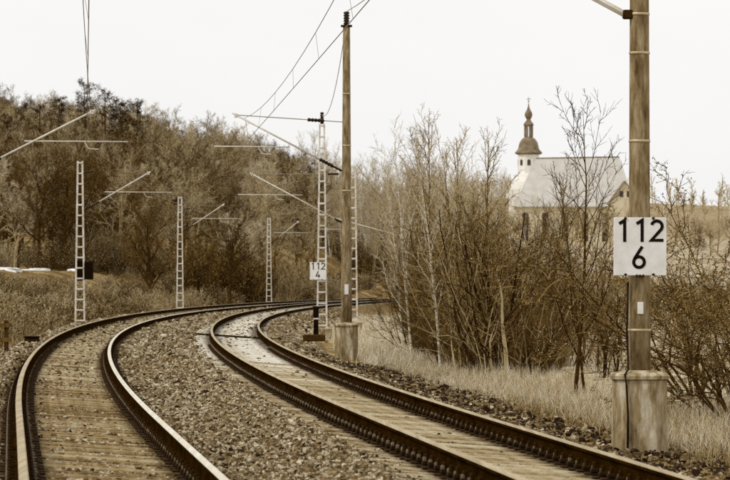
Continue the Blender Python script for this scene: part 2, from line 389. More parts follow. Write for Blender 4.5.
def track(c, label, kinds, mtops, seed):
    t = tag(empty('railway_track', (0, 0, 0)), label, 'railway track', 'curved electric railway tracks')
    for s in (-1, 1): rail(c, s, t, mtops[0 if s < 0 else 1])
    r = random.Random(seed)
    far_v, far_q = [], []; fast_far = MB()
    nfast = 0; k0 = int(27 / SP)
    for i in range(k0, int(515 / SP)):
        d = (i + .5) * SP; h = float(heading(c, d)); ang = -math.atan(h)
        x = float(c(d)); z = float(railz(0)) + SLT
        kd = kinds(d, r)
        if i < k0 + 300:
            o = link('sleeper', r.choice(SM[kd]), t, (x, d, z + r.uniform(-.008, .006)), (0, math.atan(CANT / 1.5), ang + r.uniform(-.012, .012)))
            if nfast < 150:
                nfast += 1
                for s in (-1, 1):
                    fo = link('rail_fastening', fast_me, o, (s * GH, 0, .001), None)
        else:
            b = [(-1.28, -.13), (1.28, -.13), (1.28, .13), (-1.28, .13)]
            n = len(far_v)
            far_v += [(x + px, d + py + px * h * -1, z - px * CANT / 1.5) for px, py in b] + [(x + px, d + py - px * h, z - px * CANT / 1.5 - .12) for px, py in b]
            far_q += [(n, n + 1, n + 2, n + 3), (n, n + 4, n + 5, n + 1), (n + 2, n + 6, n + 7, n + 3), (n + 1, n + 5, n + 6, n + 2), (n + 3, n + 7, n + 4, n)]
    tag(link('distant_sleepers', mesh_np('distant_sleepers', far_v, far_q, M['sleeper_pale'] if c is c2 else M['sleeper']), t), kind='stuff')
    # nut heads, too small to pick apart singly
    bv = np.array(nut_me and [v.co for v in nut_me.vertices]); bf = [tuple(p.vertices) for p in nut_me.polygons]
    nm = MB()
    for i in range(k0, k0 + 150):
        d = (i + .5) * SP
        for s in (-1, 1):
            ox, oz = float(c(d)) + s * GH, float(railz(s * GH)) + SLT
            nm.add([(ox + p[0], d - s * GH * float(heading(c, d)) + p[1], oz + p[2]) for p in bv], bf)
    tag(nm.build('fastening_nuts', M['bolt'], t), kind='stuff')
    return t
track(c1, 'left track with polished rails on dusty sleepers, curving to the right', lambda d, r: 'sleeper_dark' if d < 75 or r.random() < .35 else 'sleeper', ('rail_top_bright', 'rail_top_bright') and (M['rail_top_dull'], M['rail_top_bright']), 1)
track(c2, 'right track with dull rails and pale concrete sleepers in the bend', lambda d, r: 'sleeper_pale' if d > 84 + r.uniform(-8, 14) else 'sleeper', (M['rail_top_dull'], M['rail_top_dull']), 2)

# dark trough crossing the pale sleepers
d = 140.0
b = MB(); b.box(-1.5, 1.2, -.12, .12, -.05, .03, .01)
o = b.build('cable_trough', M['iron'], None); o.location = (float(c2(d)), d, float(railz(0)) + SLT + .02); o.rotation_euler = (0, math.atan(CANT / 1.5), -math.atan(float(heading(c2, d))))
tag(o, 'dark cable trough laid crosswise over the pale sleepers in the bend', 'cable trough')

# ------------------------------------------------------------------ overhead line: masts, cantilevers, wires
def insulator(b, p, q, r=.06, n=5):
    p, q = np.array(p, float), np.array(q, float); pts, rr = [], []
    for i in range(n * 2 + 1):
        pts.append(p + (q - p) * i / (n * 2)); rr.append(r if i % 2 else r * .62)
    b.tube(pts, rr, 8)

def cantilever(root, foot, tip, tie=None, reg=None, r=.032, lead=.3):
    """foot: where the strut meets the mast; tip: strut end over the track; reg: (z, x0, x1) registration tube"""
    L = np.array(root.location); foot, tip = np.array(foot, float) - L, np.array(tip, float) - L
    v = tip - foot; n = np.linalg.norm(v); v /= n
    arm = MB().tube([foot + v * (lead + .45), tip + v * .12], r).build('cantilever_tube', M['tube'], root, True)
    MB().tube([foot, foot + v * lead], r * 1.1).build('strut_bracket', M['iron'] if lead < .5 else M['tube'], arm)
    ib = MB(); insulator(ib, foot + v * lead, foot + v * (lead + .45), .06); ib.build('insulator', M['insul'], arm, True)
    MB().box(tip[0] - .05, tip[0] + .05, tip[1] - .04, tip[1] + .04, tip[2] - .08, tip[2] + .05, .012).build('wire_clamp', M['tube'], arm)
    if tie is not None:
        a, e = np.array(tie, float) - L, tip
        w = (e - a) / np.linalg.norm(e - a)
        ib = MB(); insulator(ib, a + w * .55, a + w * 1.05, .06); ib.build('insulator', M['insul'], root, True)
        MB().tube([a, a + w * .56], .016).build('tie_rod', M['wire'], root)
        MB().tube([a + w * 1.04, e], .016).build('tie_rod', M['wire'], root)
    if reg is not None:
        z, x0, x1 = reg
        g = MB(); y = tip[1]
        g.tube([(x0 - L[0], y, z - L[2] + .02), (x1 - L[0], y, z - L[2])], r * .62); g = g.build('registration_tube', M['tube'], root, True)
        xm = (x0 * .42 + x1 * .58) - L[0]
        MB().tube([(xm, y, z - L[2] - .02), (xm + .12, y, z - L[2] - .2), (xm + .4, y, z - L[2] - .22)], .014).build('steady_arm', M['tube'], g)

def ladder_mast(px, d, zfoot, ztop, label, wb=.44, wt=.24, step=.47, cap=False, x=None):
    x = (px - 365) / F * d if x is None else x
    root = tag(empty('lattice_mast', (x, d, zfoot)), label, 'mast', 'ladder-like overhead line masts')
    Hh = ztop - zfoot; lw, ld = .036, .10
    for s in (-1, 1):
        b = MB()
        rs = []
        for z, w in ((0, wb), (Hh, wt)):
            xo = s * (w / 2 - lw / 2)
            rs.append([(xo - lw, -ld, z), (xo + lw, -ld, z), (xo + lw, ld, z), (xo - lw, ld, z)])
        b.rings(rs); b.build('leg', M['lattice'], root)
    k = int(Hh / step)
    for i in range(k + 1):
        z = .12 + i * (Hh - .2) / k; w = wb + (wt - wb) * z / Hh - .02
        MB().box(-w / 2, w / 2, -ld - .016, -ld - .003, z - .034, z + .034).build('rung', M['lattice'], root)
        MB().box(-w / 2, w / 2, ld + .003, ld + .016, z - .034, z + .034).build('rung', M['lattice'], root)
    f = MB(); f.box(-.42, .42, -.42, .42, -.7, .02, .05); f.build('footing', M['concrete'], root)
    if cap:
        f = MB(); insulator(f, (0, 0, Hh), (0, 0, Hh + .5), .09); f.build('insulator', M['insul'], root, True)
    return root

SUP1 = [60.0, 134.0, 208.0, 292.0, 372.0, 455.0]
SUP2 = [58.5, 139.0, 214.0, 300.0, 372.0, 455.0]
ZT, ZC = 6.42, 5.50                         # messenger and contact wire heights at the supports
def left_arm(root, d, off=3.3):
    tx = float(c1(d)); mx = root.location.x
    cantilever(root, (mx + .2, d, 4.75), (tx, d, ZT), None, (5.55, tx - 1.95, tx + 1.05))
m = ladder_mast(0, 134.0, -.6, 7.1, 'lattice mast just outside the picture whose cantilever reaches in', x=float(c1(134.)) - 3.5); left_arm(m, 134.)
m = ladder_mast(80, 208.0, -.30, 6.95, 'white ladder-like mast with a black box, the tallest left of the tracks'); left_arm(m, 208.)
bx = MB(); bx.box(.20, .60, -.20, .10, 1.95, 2.75, .02); bx.build('equipment_box', M['black'], m)
bx = MB(); bx.box(-.18, .17, -.09, .06, 1.9, 2.8, .01); bx.build('cable_box', M['black'], m)
bx = MB(); insulator(bx, (.2, -.1, 6.75), (.65, -.1, 6.8), .05); bx.build('insulator', M['insul'], m)
m = ladder_mast(180, 292.0, -.15, 6.95, 'white ladder-like mast left of the tracks, middle one of three, before dark bushes'); left_arm(m, 292.)
bx = MB(); insulator(bx, (.2, -.1, 6.3), (.75, -.1, 6.35), .05); bx.build('insulator', M['insul'], m)
m = ladder_mast(269, 372.0, -.1, 6.75, 'small distant white ladder-like mast standing behind the far bend'); left_arm(m, 372.)

def pole_thing(px, d, zfoot, ztop, r0, r1, label, bh, bw):
    x = (px - 365) / F * d
    root = tag(empty('concrete_pole', (x, d, zfoot)), label, 'pole', 'round line poles on concrete footings')
    H0 = bh; Ht = ztop - zfoot
    n = 9; pr = [(r0 + (r1 - r0) * i / n, H0 - .05 + (Ht - H0 + .05) * i / n) for i in range(n + 1)]
    b = MB(); b.lathe(pr, 20); b.build('shaft', M['pole'], root, True)
    f = MB(); h = bw / 2; ch = bw * .23
    def ring(h, z, ch):
        return [(-h, -h + ch, z), (-h + ch, -h, z), (h - ch, -h, z), (h, -h + ch, z), (h, h - ch, z), (h - ch, h, z), (-h + ch, h, z), (-h, h - ch, z)]
    f.rings([ring(h * 1.02, -.35, ch), ring(h * 1.01, .02, ch), ring(h * .985, H0 * .5, ch), ring(h * .97, H0 - .075, ch)])
    ft = f.build('footing', M['concrete'], root)
    f = MB(); f.rings([ring(h * .98, H0 - .073, ch), ring(h * 1.05, H0 - .06, ch), ring(h * 1.06, H0 - .02, ch), ring(h * .98, H0 + .01, ch), ring(h * .55, H0 + .05, ch * .8)])
    f.build('footing_cap', M['concrete'], ft)
    return root
ND = 58.5; pn = at(640, 448, ND)
near = pole_thing(639.5, ND, float(pn[2]), 8.6, .142, .105, 'thick weathered pole on an octagonal concrete footing beside the grass verge', float(at(0, 374, ND)[2] - pn[2]), .69)
zb = float(pn[2])
for py in (14, 53, 141, 330):
    z = float(at(0, py, ND)[2]) - zb; rr = .142 + (.105 - .142) * (z - .9) / (8.6 - zb - .9)
    MB().lathe([(rr + .004, z - .016), (rr + .008, z - .014), (rr + .008, z + .014), (rr + .004, z + .016)], 20).build('steel_band', M['band'], near, True)
pl = MB(); pl.box(-.035, .04, -.165, -.142, float(at(0, 314, ND)[2]) - zb, float(at(0, 302, ND)[2]) - zb, .004); pl.build('name_plate', M['signw'], near)
cb = MB(); zt = lambda py: float(at(0, py, ND)[2]) - zb
cb.tube([(-.15, -.10, zt(282)), (-.165, -.10, zt(330)), (-.15, -.12, zt(362)), (-.16, -.28, zt(369)), (-.205, -.372, zt(374)), (-.185, -.378, zt(385)), (-.165, -.362, zt(415)), (-.17, -.36, zt(447))], .014, 6)
cb.build('earth_cable', M['cable'], near, True)
MB().box(-.21, -.08, -.09, .09, zt(19), zt(10), .015).build('strut_bracket', M['iron'], near)
cantilever(near, (near.location.x - .14, ND, 4.82), (float(c2(ND)) + .1, ND, ZT + .1), (near.location.x - .11, ND, 6.75), (5.55, float(c2(ND)) - 1.0, float(c2(ND)) + 2.1), r=.042, lead=.8)

MD = 139.0; pm = at(345, 358, MD)
mid = pole_thing(346.5, MD, float(pm[2]), float(at(0, 27, MD)[2]), .165, .105, 'slimmer round pole on a stained block footing in the bend', float(at(0, 324, MD)[2] - pm[2]), .70)
ztop = float(at(0, 27, MD)[2]) - float(pm[2])
MB().box(-.17, .17, -.12, .12, ztop, ztop + .06, .01).build('top_plate', M['iron'], mid)
b = MB(); insulator(b, (0, 0, ztop + .06), (0, 0, ztop + .46), .10); b.build('insulator', M['insul'], mid, True)
pl = MB(); pl.box(-.06, .06, -.19, -.16, 1.9, 2.2, .004); pl.build('name_plate', M['signw'], mid)
for z in (5.0, 6.35, 7.9):
    rr = .165 + (.105 - .165) * (z - 1.0) / (ztop - 1.0)
    MB().lathe([(rr + .004, z - .02), (rr + .009, z - .018), (rr + .009, z + .018), (rr + .004, z + .02)], 16).build('steel_band', M['band'], mid, True)
cantilever(mid, (mid.location.x - .14, MD, float(at(0, 171, MD)[2])), at(236, 115, MD), (mid.location.x - .12, MD, float(at(0, 122, MD)[2])), (float(at(0, 147, MD)[2]), float(at(214, 0, MD)[0]), float(at(290, 0, MD)[0])))

m = ladder_mast(322, 197.0, -.42, float(at(0, 124, 197.)[2]), 'ladder-like mast carrying the smaller kilometre sign', wb=.44, wt=.22, cap=True)
signmast = m
m = ladder_mast(353, 214.0, -.30, 6.9, 'ladder-like mast half hidden behind the slimmer round pole', wb=.42, wt=.24)
cantilever(m, (m.location.x - .18, 214., 4.10), at(252, 174, 214.), (m.location.x - .12, 214., float(at(0, 174, 214.)[2])), (float(at(0, 195, 214.)[2]), float(at(238, 0, 214.)[0]), float(at(302, 0, 214.)[0])))
m = ladder_mast(0, 345.0, -.3, 6.9, 'far lattice mast among the birches, its arm reaching out to the left', x=float(c2(345.)) + 6.6)
cantilever(m, (m.location.x - .18, 345., 4.6), (float(c2(345.)) + .2, 345., 6.3), None, (5.5, float(c2(345.)) - 1.2, float(c2(345.)) + 1.7))

def sag(p, q, s, n=13):
    p, q = np.array(p, float), np.array(q, float)
    return [p + (q - p) * (i / n) - np.array([0, 0, 4 * s * (i / n) * (1 - i / n)]) for i in range(n + 1)]
def overhead(c, sup, label, tips, stag):
    root = tag(empty('overhead_line', (0, 0, 0)), label, 'overhead line', 'overhead contact lines')
    P = [(tips(d), d, ZT) for d in sup]; K = [(tips(d) + stag * (-1) ** i, d, ZC) for i, d in enumerate(sup)]
    P = [(float(c(5.)), 5., ZT)] + P; K = [(float(c(5.)), 5., ZC)] + K
    mw, cw = [], []
    for i in range(len(P) - 1):
        A = sag(P[i], P[i + 1], .55); B = sag(K[i], K[i + 1], .02)
        mw += A if i == 0 else A[1:]; cw += B if i == 0 else B[1:]
        for j in range(2, 12, 2):
            MB().tube([A[j], B[j]], .004, 3).build('dropper', M['wire'], root)
    MB().tube(mw, .0075, 5).build('messenger_wire', M['wire'], root)
    MB().tube(cw, .0085, 5).build('contact_wire', M['wire'], root)
    return root
overhead(c1, SUP1, 'wires hung over the left track', lambda d: float(c1(d)), .15)
overhead(c2, SUP2, 'wires with droppers hung over the right track', lambda d: float(c2(d)) + .25, .15)
pt = lambda o, z: (o.location.x, o.location.y, o.location.z + z)
f1 = MB(); f1.tube(sag(pt(mid, ztop + .46), (near.location.x, ND, 9.0), .5) , .012, 5)
tag(f1.build('feeder_cable', M['wire']), 'thin cable running from the slimmer pole top up and out of the picture', 'cable')
f1 = MB(); f1.tube(sag(pt(mid, ztop + .2), (signmast.location.x, 197., float(at(0, 115, 197.)[2])), .9), .012, 5)
tag(f1.build('feeder_cable', M['wire']), 'slack cable drooping from the slimmer pole to the sign mast top', 'cable')
f1 = MB(); f1.tube(sag((float(at(357, 0, 160)[0]), 160., float(at(0, 165, 160)[2])), (float(at(420, 0, 190)[0]), 190., float(at(0, 235, 190)[2])), .25), .012, 5)
tag(f1.build('guy_wire', M['wire']), 'guy wire slanting down to the right from behind the slimmer pole', 'wire')

# ------------------------------------------------------------------ kilometre signs with stroked numerals
def arc(cx, cy, r, a0, a1, n=14, ry=None):
    return [(cx + r * math.cos(math.radians(a0 + (a1 - a0) * i / n)), cy + (ry or r) * math.sin(math.radians(a0 + (a1 - a0) * i / n))) for i in range(n + 1)]
DIG = {
    '1': [[(.05, .80), (.29, .955), (.29, 0)]],
    '2': [arc(.31, .69, .235, 165, -35) + [(.07, .07), (.60, .07)]],
    '6': [[(.46, .985), (.30, .74), (.13, .47)] + arc(.315, .30, .235, 145, 505, 28)],
    '4': [[(.40, .98), (.07, .26), (.66, .26)], [(.47, .55), (.47, 0)]],
}
def ribbon(b, pts, w, y0, y1):
    P = np.array(pts, float); n = len(P); L, R = [], []
    for i in range(n):
        t0 = P[i] - P[i - 1] if i else P[1] - P[0]; t1 = P[i + 1] - P[i] if i < n - 1 else t0
        t0 = t0 / (np.linalg.norm(t0) + 1e-9); t1 = t1 / (np.linalg.norm(t1) + 1e-9)
        nn = np.array([-(t0 + t1)[1], (t0 + t1)[0]]); nn /= np.linalg.norm(nn) + 1e-9
        k = 1 / max(.45, float(np.dot(nn, [-t0[1], t0[0]])))
        L.append(P[i] + nn * w / 2 * k); R.append(P[i] - nn * w / 2 * k)
    b.rings([[(l[0], y0, l[1]), (r[0], y0, r[1]), (r[0], y1, r[1]), (l[0], y1, l[1])] for l, r in zip(L, R)])
def km_sign(cx, cy, d, wpx, hpx, digits, label, yaw=0.0):
    s = d / F; p = at(cx, cy, d)
    root = tag(empty('kilometre_sign', tuple(p), yaw), label, 'sign', 'white kilometre signs')
    w, h = wpx * s / 2, hpx * s / 2
    MB().box(-w, w, -.012, .012, -h, h, .005).build('panel', M['signw'], root)
    for ch, x0, y0, hh in digits:           # offsets in units of the panel's half width / half height, digit height in panel heights
        b = MB(); k = hh * 2 * h
        for st in DIG[ch]:
            ribbon(b, [(x0 * w + q[0] * k, y0 * h + q[1] * k) for q in st], k * .138, -.017, -.0125)
        b.build('digit', M['signb'], root)
    for bxn in (-.55, .5):
        for sz in (-1, 1):
            MB().lathe([(.018 * w / .33, 0), (.018 * w / .33, .012)], 6).build('bolt', M['iron'], root, loc=(bxn * w, -.014, sz * h * .97)).rotation_euler = (math.pi / 2, 0, 0)
    for q in (-.12, 0, .12):
        MB().box(q * w - .012, q * w + .012, -.018, .018, -h - .02, -h + .012).build('clip', M['iron'], root)
    MB().box(-w * .8, w * .8, .013, .05, h * .3, h * .42).build('mounting_rail', M['iron'], root)
    MB().box(-w * .8, w * .8, .013, .05, -h * .42, -h * .3).build('mounting_rail', M['iron'], root)
    return root
DG = lambda last: [('1', -.83, .16, .39), ('1', -.17, .16, .39), ('2', .37, .16, .39), (last, -.31 if last == '6' else -.30, -.77, .39)]
km_sign(640, 246.5, ND - .19, 53, 58, DG('6'), 'large white sign reading 112 6 on the thick pole', .03)
km_sign(318, 271, 196.6, 16, 17.5, DG('4'), 'small white sign reading 112 4 on the ladder-like mast')

# dark marker post by the sign mast
p = at(316, 335, 150.); root = tag(empty('marker_post', tuple(p)), 'short black post with pale collar standing beside the right track', 'post')
b = MB(); b.rings([[(-.085, -.085, 0), (.085, -.085, 0), (.085, .085, 0), (-.085, .085, 0)], [(-.075, -.075, .5), (.075, -.075, .5), (.075, .075, .5), (-.075, .075, .5)]]); b.build('lower_post', M['black'], root)
b = MB(); b.box(-.08, .08, -.08, .08, .503, .55, .01); b.build('collar', M['signw'], root)
b = MB(); b.box(-.09, .09, -.09, .09, .553, .93, .02); b.build('head', M['black'], root)
b = MB(); b.box(-.42, .3, -.25, .25, -.2, .02, .03); b.build('footing', M['bark_dark'], root)
# small things on the left verge
p = at(32, 338, 118.); root = tag(empty('cable_box', tuple(p)), 'low dark cable box on the bank left of the tracks', 'box')
b = MB(); b.box(-.18, .18, -.2, .2, -.3, .0, .02); b.build('housing', M['iron'], root)
b = MB(); b.box(-.2, .2, -.22, .22, .003, .05, .015); b.build('lid', M['black'], root)
p = at(3, 346, 112.); root = tag(empty('fence', tuple(p)), 'fragment of a low wooden fence at the left edge', 'fence')
for x in (-1.5, -.62, .08):
    MB().box(x - .05, x + .05, -.05, .05, -.35, .62, .012).build('post', M['bark_dark'], root)
for z in (.15, .5):
    MB().box(-1.6, .22, -.075, -.052, z - .05, z + .05).build('board', M['bark'], root)

# ------------------------------------------------------------------ vegetation generators
def norm(v): return v / (np.linalg.norm(v, axis=-1, keepdims=True) + 1e-9)
def tubes(pts, rad, s):
    n, k, _ = pts.shape
    t = np.empty_like(pts); t[:, 1:-1] = pts[:, 2:] - pts[:, :-2]; t[:, 0] = pts[:, 1] - pts[:, 0]; t[:, -1] = pts[:, -1] - pts[:, -2]
    t = norm(t); ref = np.where(np.abs(t[..., 2:3]) < .9, np.array([0, 0, 1.]), np.array([1., 0, 0]))
    u = norm(np.cross(t, ref)); w = np.cross(t, u)
    a = np.arange(s) * 2 * math.pi / s
    V = pts[:, :, None] + rad[:, :, None, None] * (np.cos(a)[None, None, :, None] * u[:, :, None] + np.sin(a)[None, None, :, None] * w[:, :, None])
    i = np.arange(n)[:, None, None] * (k * s); j = np.arange(k - 1)[None, :, None] * s; q = np.arange(s)[None, None]
    a0 = i + j + q; a1 = i + j + (q + 1) % s
    return V.reshape(-1, 3), np.stack([a0, a1, a1 + s, a0 + s], -1).reshape(-1, 4)
class Plant:
    def __init__(s, seed): s.r = np.random.default_rng(seed); s.lev = []
    def root(s, starts, dirs, lens, rad, k, wander, up, rtip=.25):
        n = len(starts); pts = np.zeros((n, k, 3)); pts[:, 0] = starts; d = norm(np.asarray(dirs, float)); L = np.asarray(lens, float)
        for j in range(1, k):
            d = norm(d + wander * s.r.standard_normal((n, 3)) + np.array([0, 0, up]))
            pts[:, j] = pts[:, j - 1] + d * (L / (k - 1))[:, None]
        rd = np.asarray(rad, float)[:, None] * np.linspace(1, rtip, k)[None]
        s.lev.append((pts, rd, L)); return s
    def branch(s, nch, t0, t1, ang, ratio, fall, k, wander, up, rmul=.6, rmin=.004, rtip=.3, src=-1, asd=.18, lmax=None):
        P, R, L = s.lev[src]; n, kk, _ = P.shape; r = s.r
        ii = np.repeat(np.arange(n), nch); m = len(ii)
        t = t0 + (t1 - t0) * ((np.tile(np.arange(nch), n) + r.random(m)) / nch)
        f = t * (kk - 1); a = np.minimum(f.astype(int), kk - 2); fr = (f - a)[:, None]
        pos = P[ii, a] * (1 - fr) + P[ii, a + 1] * fr
        tan = norm(P[ii, a + 1] - P[ii, a]); rp = R[ii, a] * (1 - fr[:, 0]) + R[ii, a + 1] * fr[:, 0]
        az = np.tile(np.arange(nch), n) * 2.4 + r.random(n)[ii] * 6.28 + r.normal(0, .5, m)
        ref = np.where(np.abs(tan[:, 2:3]) < .9, np.array([0, 0, 1.]), np.array([1., 0, 0]))
        u = norm(np.cross(tan, ref)); w = np.cross(tan, u)
        an = np.clip(r.normal(ang, asd, m), .1, 1.6)[:, None]
        d = np.cos(an) * tan + np.sin(an) * (np.cos(az)[:, None] * u + np.sin(az)[:, None] * w)
        ln = L[ii] * ratio * (1 - fall * t) * r.uniform(.6, 1.3, m)
        if lmax: ln = np.minimum(ln, lmax * r.uniform(.6, 1.1, m))
        rb = np.maximum(rp * rmul, rmin)
        return s.root(pos, d, ln, rb, k, wander, up, rtip)
    def mesh(s, name, levels, sides, m, tone=(.5, .2), rscale=1.0):
        VV, QQ, TT, o = [], [], [], 0
        for lv, sd in zip(levels, sides):
            P, R, L = s.lev[lv]; V, Q = tubes(P, R * rscale, sd); VV.append(V); QQ.append(Q + o); o += len(V)
            TT.append(np.repeat(np.clip(s.r.normal(*tone, len(P)), 0, 1), P.shape[1] * sd))
        return mesh_np(name, np.concatenate(VV), np.concatenate(QQ), m, np.concatenate(TT))
    def leaves(s, name, src, per, size, m, spread=.05, tone=(.5, .25), t0=.2, droop=0.):
        P, R, L = s.lev[src]; n, k, _ = P.shape; r = s.r
        ii = np.repeat(np.arange(n), per); mm = len(ii); f = (t0 + (1 - t0) * r.random(mm)) * (k - 1); a = np.minimum(f.astype(int), k - 2); fr = (f - a)[:, None]
        c = P[ii, a] * (1 - fr) + P[ii, a + 1] * fr + spread * r.standard_normal((mm, 3)); c[:, 2] -= droop * r.random(mm)
        u = norm(r.standard_normal((mm, 3))); w = norm(np.cross(u, r.standard_normal((mm, 3))))
        sz = (size * r.uniform(.5, 1.3, mm))[:, None]
        V = np.stack([c - u * sz, c + w * sz * .5, c + u * sz, c - w * sz * .5], 1)
        Q = np.arange(mm * 4).reshape(-1, 4)
        return mesh_np(name, V, Q, m, np.repeat(np.clip(r.normal(*tone, mm), 0, 1), 4))
Z3 = np.zeros((1, 3))

def broad_tree(seed, h, mt, mc, rt=.17, dens=1.0, tw=.012, spread=.85):
    p = Plant(seed)
    p.root(Z3, [(p.r.normal(0, .05), p.r.normal(0, .05), 1)], [h * .72], [rt], 8, .07, .05, .3)
    p.branch(int(12 * dens), .30, 1.0, spread, .58, .42, 6, .13, .12, .6, .02)
    p.branch(7, .25, 1.0, .7, .48, .3, 5, .17, .09, .6, .014, .4)
    p.branch(8, .15, 1.0, .7, .45, .25, 4, .20, .05, .6, tw, .5, lmax=1.6)
    p.branch(6, .1, 1.0, .65, .55, .2, 2, .22, .03, .7, tw * .75, .5, lmax=.9)
    return (p.mesh('trunk', [0, 1], [8, 5], mt), p.mesh('crown', [2, 3, 4], [4, 3, 3], mc))
def slim_tree(seed, h, mt, mc, rt=.09, dens=1.0, tw=.010, ang=.5):
    p = Plant(seed)
    p.root(Z3, [(p.r.normal(0, .05), p.r.normal(0, .05), 1)], [h], [rt], 10, .035, .04, .12)
    p.branch(int(26 * dens), .22, .97, ang, .30, .55, 6, .10, .08, .5, .010)
    p.branch(7, .2, 1.0, .6, .42, .3, 4, .16, .04, .6, tw, .4, lmax=1.4)
    p.branch(5, .1, 1.0, .6, .5, .2, 2, .20, .0, .7, tw * .75, .5, lmax=.8)
    return (p.mesh('trunk', [0, 1], [7, 4], mt), p.mesh('crown', [2, 3], [3, 3], mc))
def shrub(seed, h, mt, mc, stems=16, spread=.5, tw=.006, rt=.03, base=.35, sub=10, sub2=6):
    p = Plant(seed); r = p.r
    a = r.uniform(0, 6.28, stems); q = r.uniform(.2, 1, stems)
    st = np.stack([np.cos(a) * base * q, np.sin(a) * base * q, np.zeros(stems)], 1)
    dr_ = np.stack([np.cos(a) * spread * q, np.sin(a) * spread * q, np.ones(stems)], 1)
    p.root(st, dr_, h * r.uniform(.55, 1.05, stems), rt * r.uniform(.5, 1.2, stems), 8, .06, .05, .22)
    p.branch(sub, .15, .97, .5, .38, .4, 5, .12, .09, .55, .007, .4)
    p.branch(sub2, .1, 1.0, .55, .5, .3, 4, .16, .06, .65, tw, .5, lmax=.9)
    return (p.mesh('stems', [0], [6], mt), p.mesh('crown', [1, 2], [4, 3], mc)), p
def conifer(seed, h, mt, mn, w=.24):
    p = Plant(seed)
    p.root(Z3, [(0, 0, 1)], [h], [.14], 8, .015, .02, .15)
    p.branch(46, .25, .98, 1.2, w, .72, 5, .09, .04, .4, .02, asd=.3)
    p.branch(9, .15, 1.0, .9, .36, .2, 3, .12, -.02, .6, .012)
    tm = p.mesh('trunk', [0], [7], mt)
    return (tm, p.leaves('crown', 2, 16, .065, mn, .09, (.45, .28), .0, .05))

def place(name, meshes, pnames, loc, rz, s, label, cat, group=None, sx=1.0, tilt=0.0):
    o = empty(name, tuple(loc), rz); o.scale = (s * sx, s * sx, s); o.rotation_euler = (tilt, tilt * .6, rz)
    for me, pn in zip(meshes, pnames): link(pn, me, o)
    return tag(o, label, cat, group)

# ---- hillside wood
HB = [broad_tree(100 + i, 10.5, M['bark'], M['twig'], dens=1.0 + .1 * (i % 3), tw=.012) for i in range(3)]
HBp = [broad_tree(120 + i, 10.0, M['bark_pale'], M['twig_pale'], tw=.012) for i in range(2)]
HBd = [broad_tree(130 + i, 10.5, M['bark_dark'], M['twig_dark'], dens=1.1, tw=.013) for i in range(2)]
HS = [slim_tree(140 + i, 11.5, M['bark_pale'], M['twig_pale'], dens=1.0, tw=.013, rt=.10) for i in range(2)]
HSp = [slim_tree(150 + i, 11.5, M['birch'], M['twig_pale'], dens=1.0, tw=.012, rt=.10) for i in range(2)]
r = random.Random(11)
placed = []
def free(x, y, md):
    for a, b in placed:
        if (a - x) ** 2 + ((b - y) * .35) ** 2 < md * md: return False
    placed.append((x, y)); return True
cnt = 0; tries = 0
while cnt < 400 and tries < 14000:
    tries += 1
    d = 372 + 298 * r.random(); px = r.uniform(-40, 500)
    x = (px - 365) / F * d
    if d < 520 and x > float(c1(min(d, 520))) - 9 and x < float(c2(min(d, 520))) + 8: continue
    if d < 405 and px > 125: continue
    if not free(x, d, 1.75): continue
    z = float(ground_z(x, d)) - .1
    k = r.random()
    if px < 300:
        ms = HBd if (k < .75 and d < 470 and px < 140) or k < .16 else (HBp if k > .74 else HB)
        lab, nm = ('dark' if ms is HBd else 'pale grey' if ms is HBp else 'brown') + ' bare tree on the wooded hillside left of the line', 'bare_tree'
        grp = 'bare trees of the hillside wood'
    else:
        ms = HSp if k > .78 else (HB if k < .25 else HS)
        lab, nm = ('slender pale-stemmed tree' if ms is HSp else 'rounder brown tree' if ms is HB else 'slender bare tree') + ' of the wood behind the far bend', 'slender_tree'
        grp = 'slender trees behind the far bend'
    s = r.uniform(.78, 1.12) * (1.0 if px < 330 else .88)
    place(nm, r.choice(ms), ('trunk', 'crown'), (x, d, z), r.uniform(0, 6.28), s, lab, 'tree', grp, r.uniform(.9, 1.15))
    cnt += 1

cnt = 0; tries = 0
while cnt < 75 and tries < 5000:
    tries += 1
    d = r.uniform(526, 590); px = r.uniform(330, 505); x = (px - 365) / F * d
    if not free(x, d, .8): continue
    k = r.random() < .4
    place('slender_tree', r.choice(HSp if k else HS), ('trunk', 'crown'), (x, d, float(ground_z(x, d)) - .1), r.uniform(0, 6.28), r.uniform(.8, 1.1), 'slender pale-stemmed tree of the wood behind the far bend' if k else 'slender bare tree of the wood behind the far bend', 'tree', 'slender trees behind the far bend', r.uniform(.8, 1.0))
    cnt += 1

# ---- conifers on the ridge
CF = [conifer(170 + i, 10.5, M['bark_dark'], M['needle'], .26 + .05 * i) for i in range(3)]
for i, (px, py, dd, lab) in enumerate([(6, 118, 610, 'dark conifer on the ridge at the left edge'), (24, 110, 622, 'small dark conifer on the ridge, second from the left edge'), (40, 107, 600, 'dark conifer on the ridge left of the tallest pair'), (57, 101, 640, 'ragged conifer top on the ridge, left of the bushy one'),
                                     (84, 86, 610, 'bushy dark conifer, the highest on the ridge, under the wires'), (106, 95, 620, 'dark conifer on the ridge just right of the highest one'), (127, 103, 600, 'dark conifer where the ridge begins to fall away'), (137, 106, 604, 'slim dark conifer, rightmost on the ridge'), (52, 190, 470, 'dark conifer lower down the slope among bare trees')]):
    dd -= 70; p = at(px, py - 5, dd); g = float(ground_z(p[0], dd)); hh = max(6.0, p[2] - g)
    place('conifer', CF[i % 3], ('trunk', 'crown'), (p[0], dd, p[2] - hh), i * 1.3, hh / 10.5, lab, 'conifer', 'dark conifers on the ridge', [1.1, .95, 1.15][i % 3])

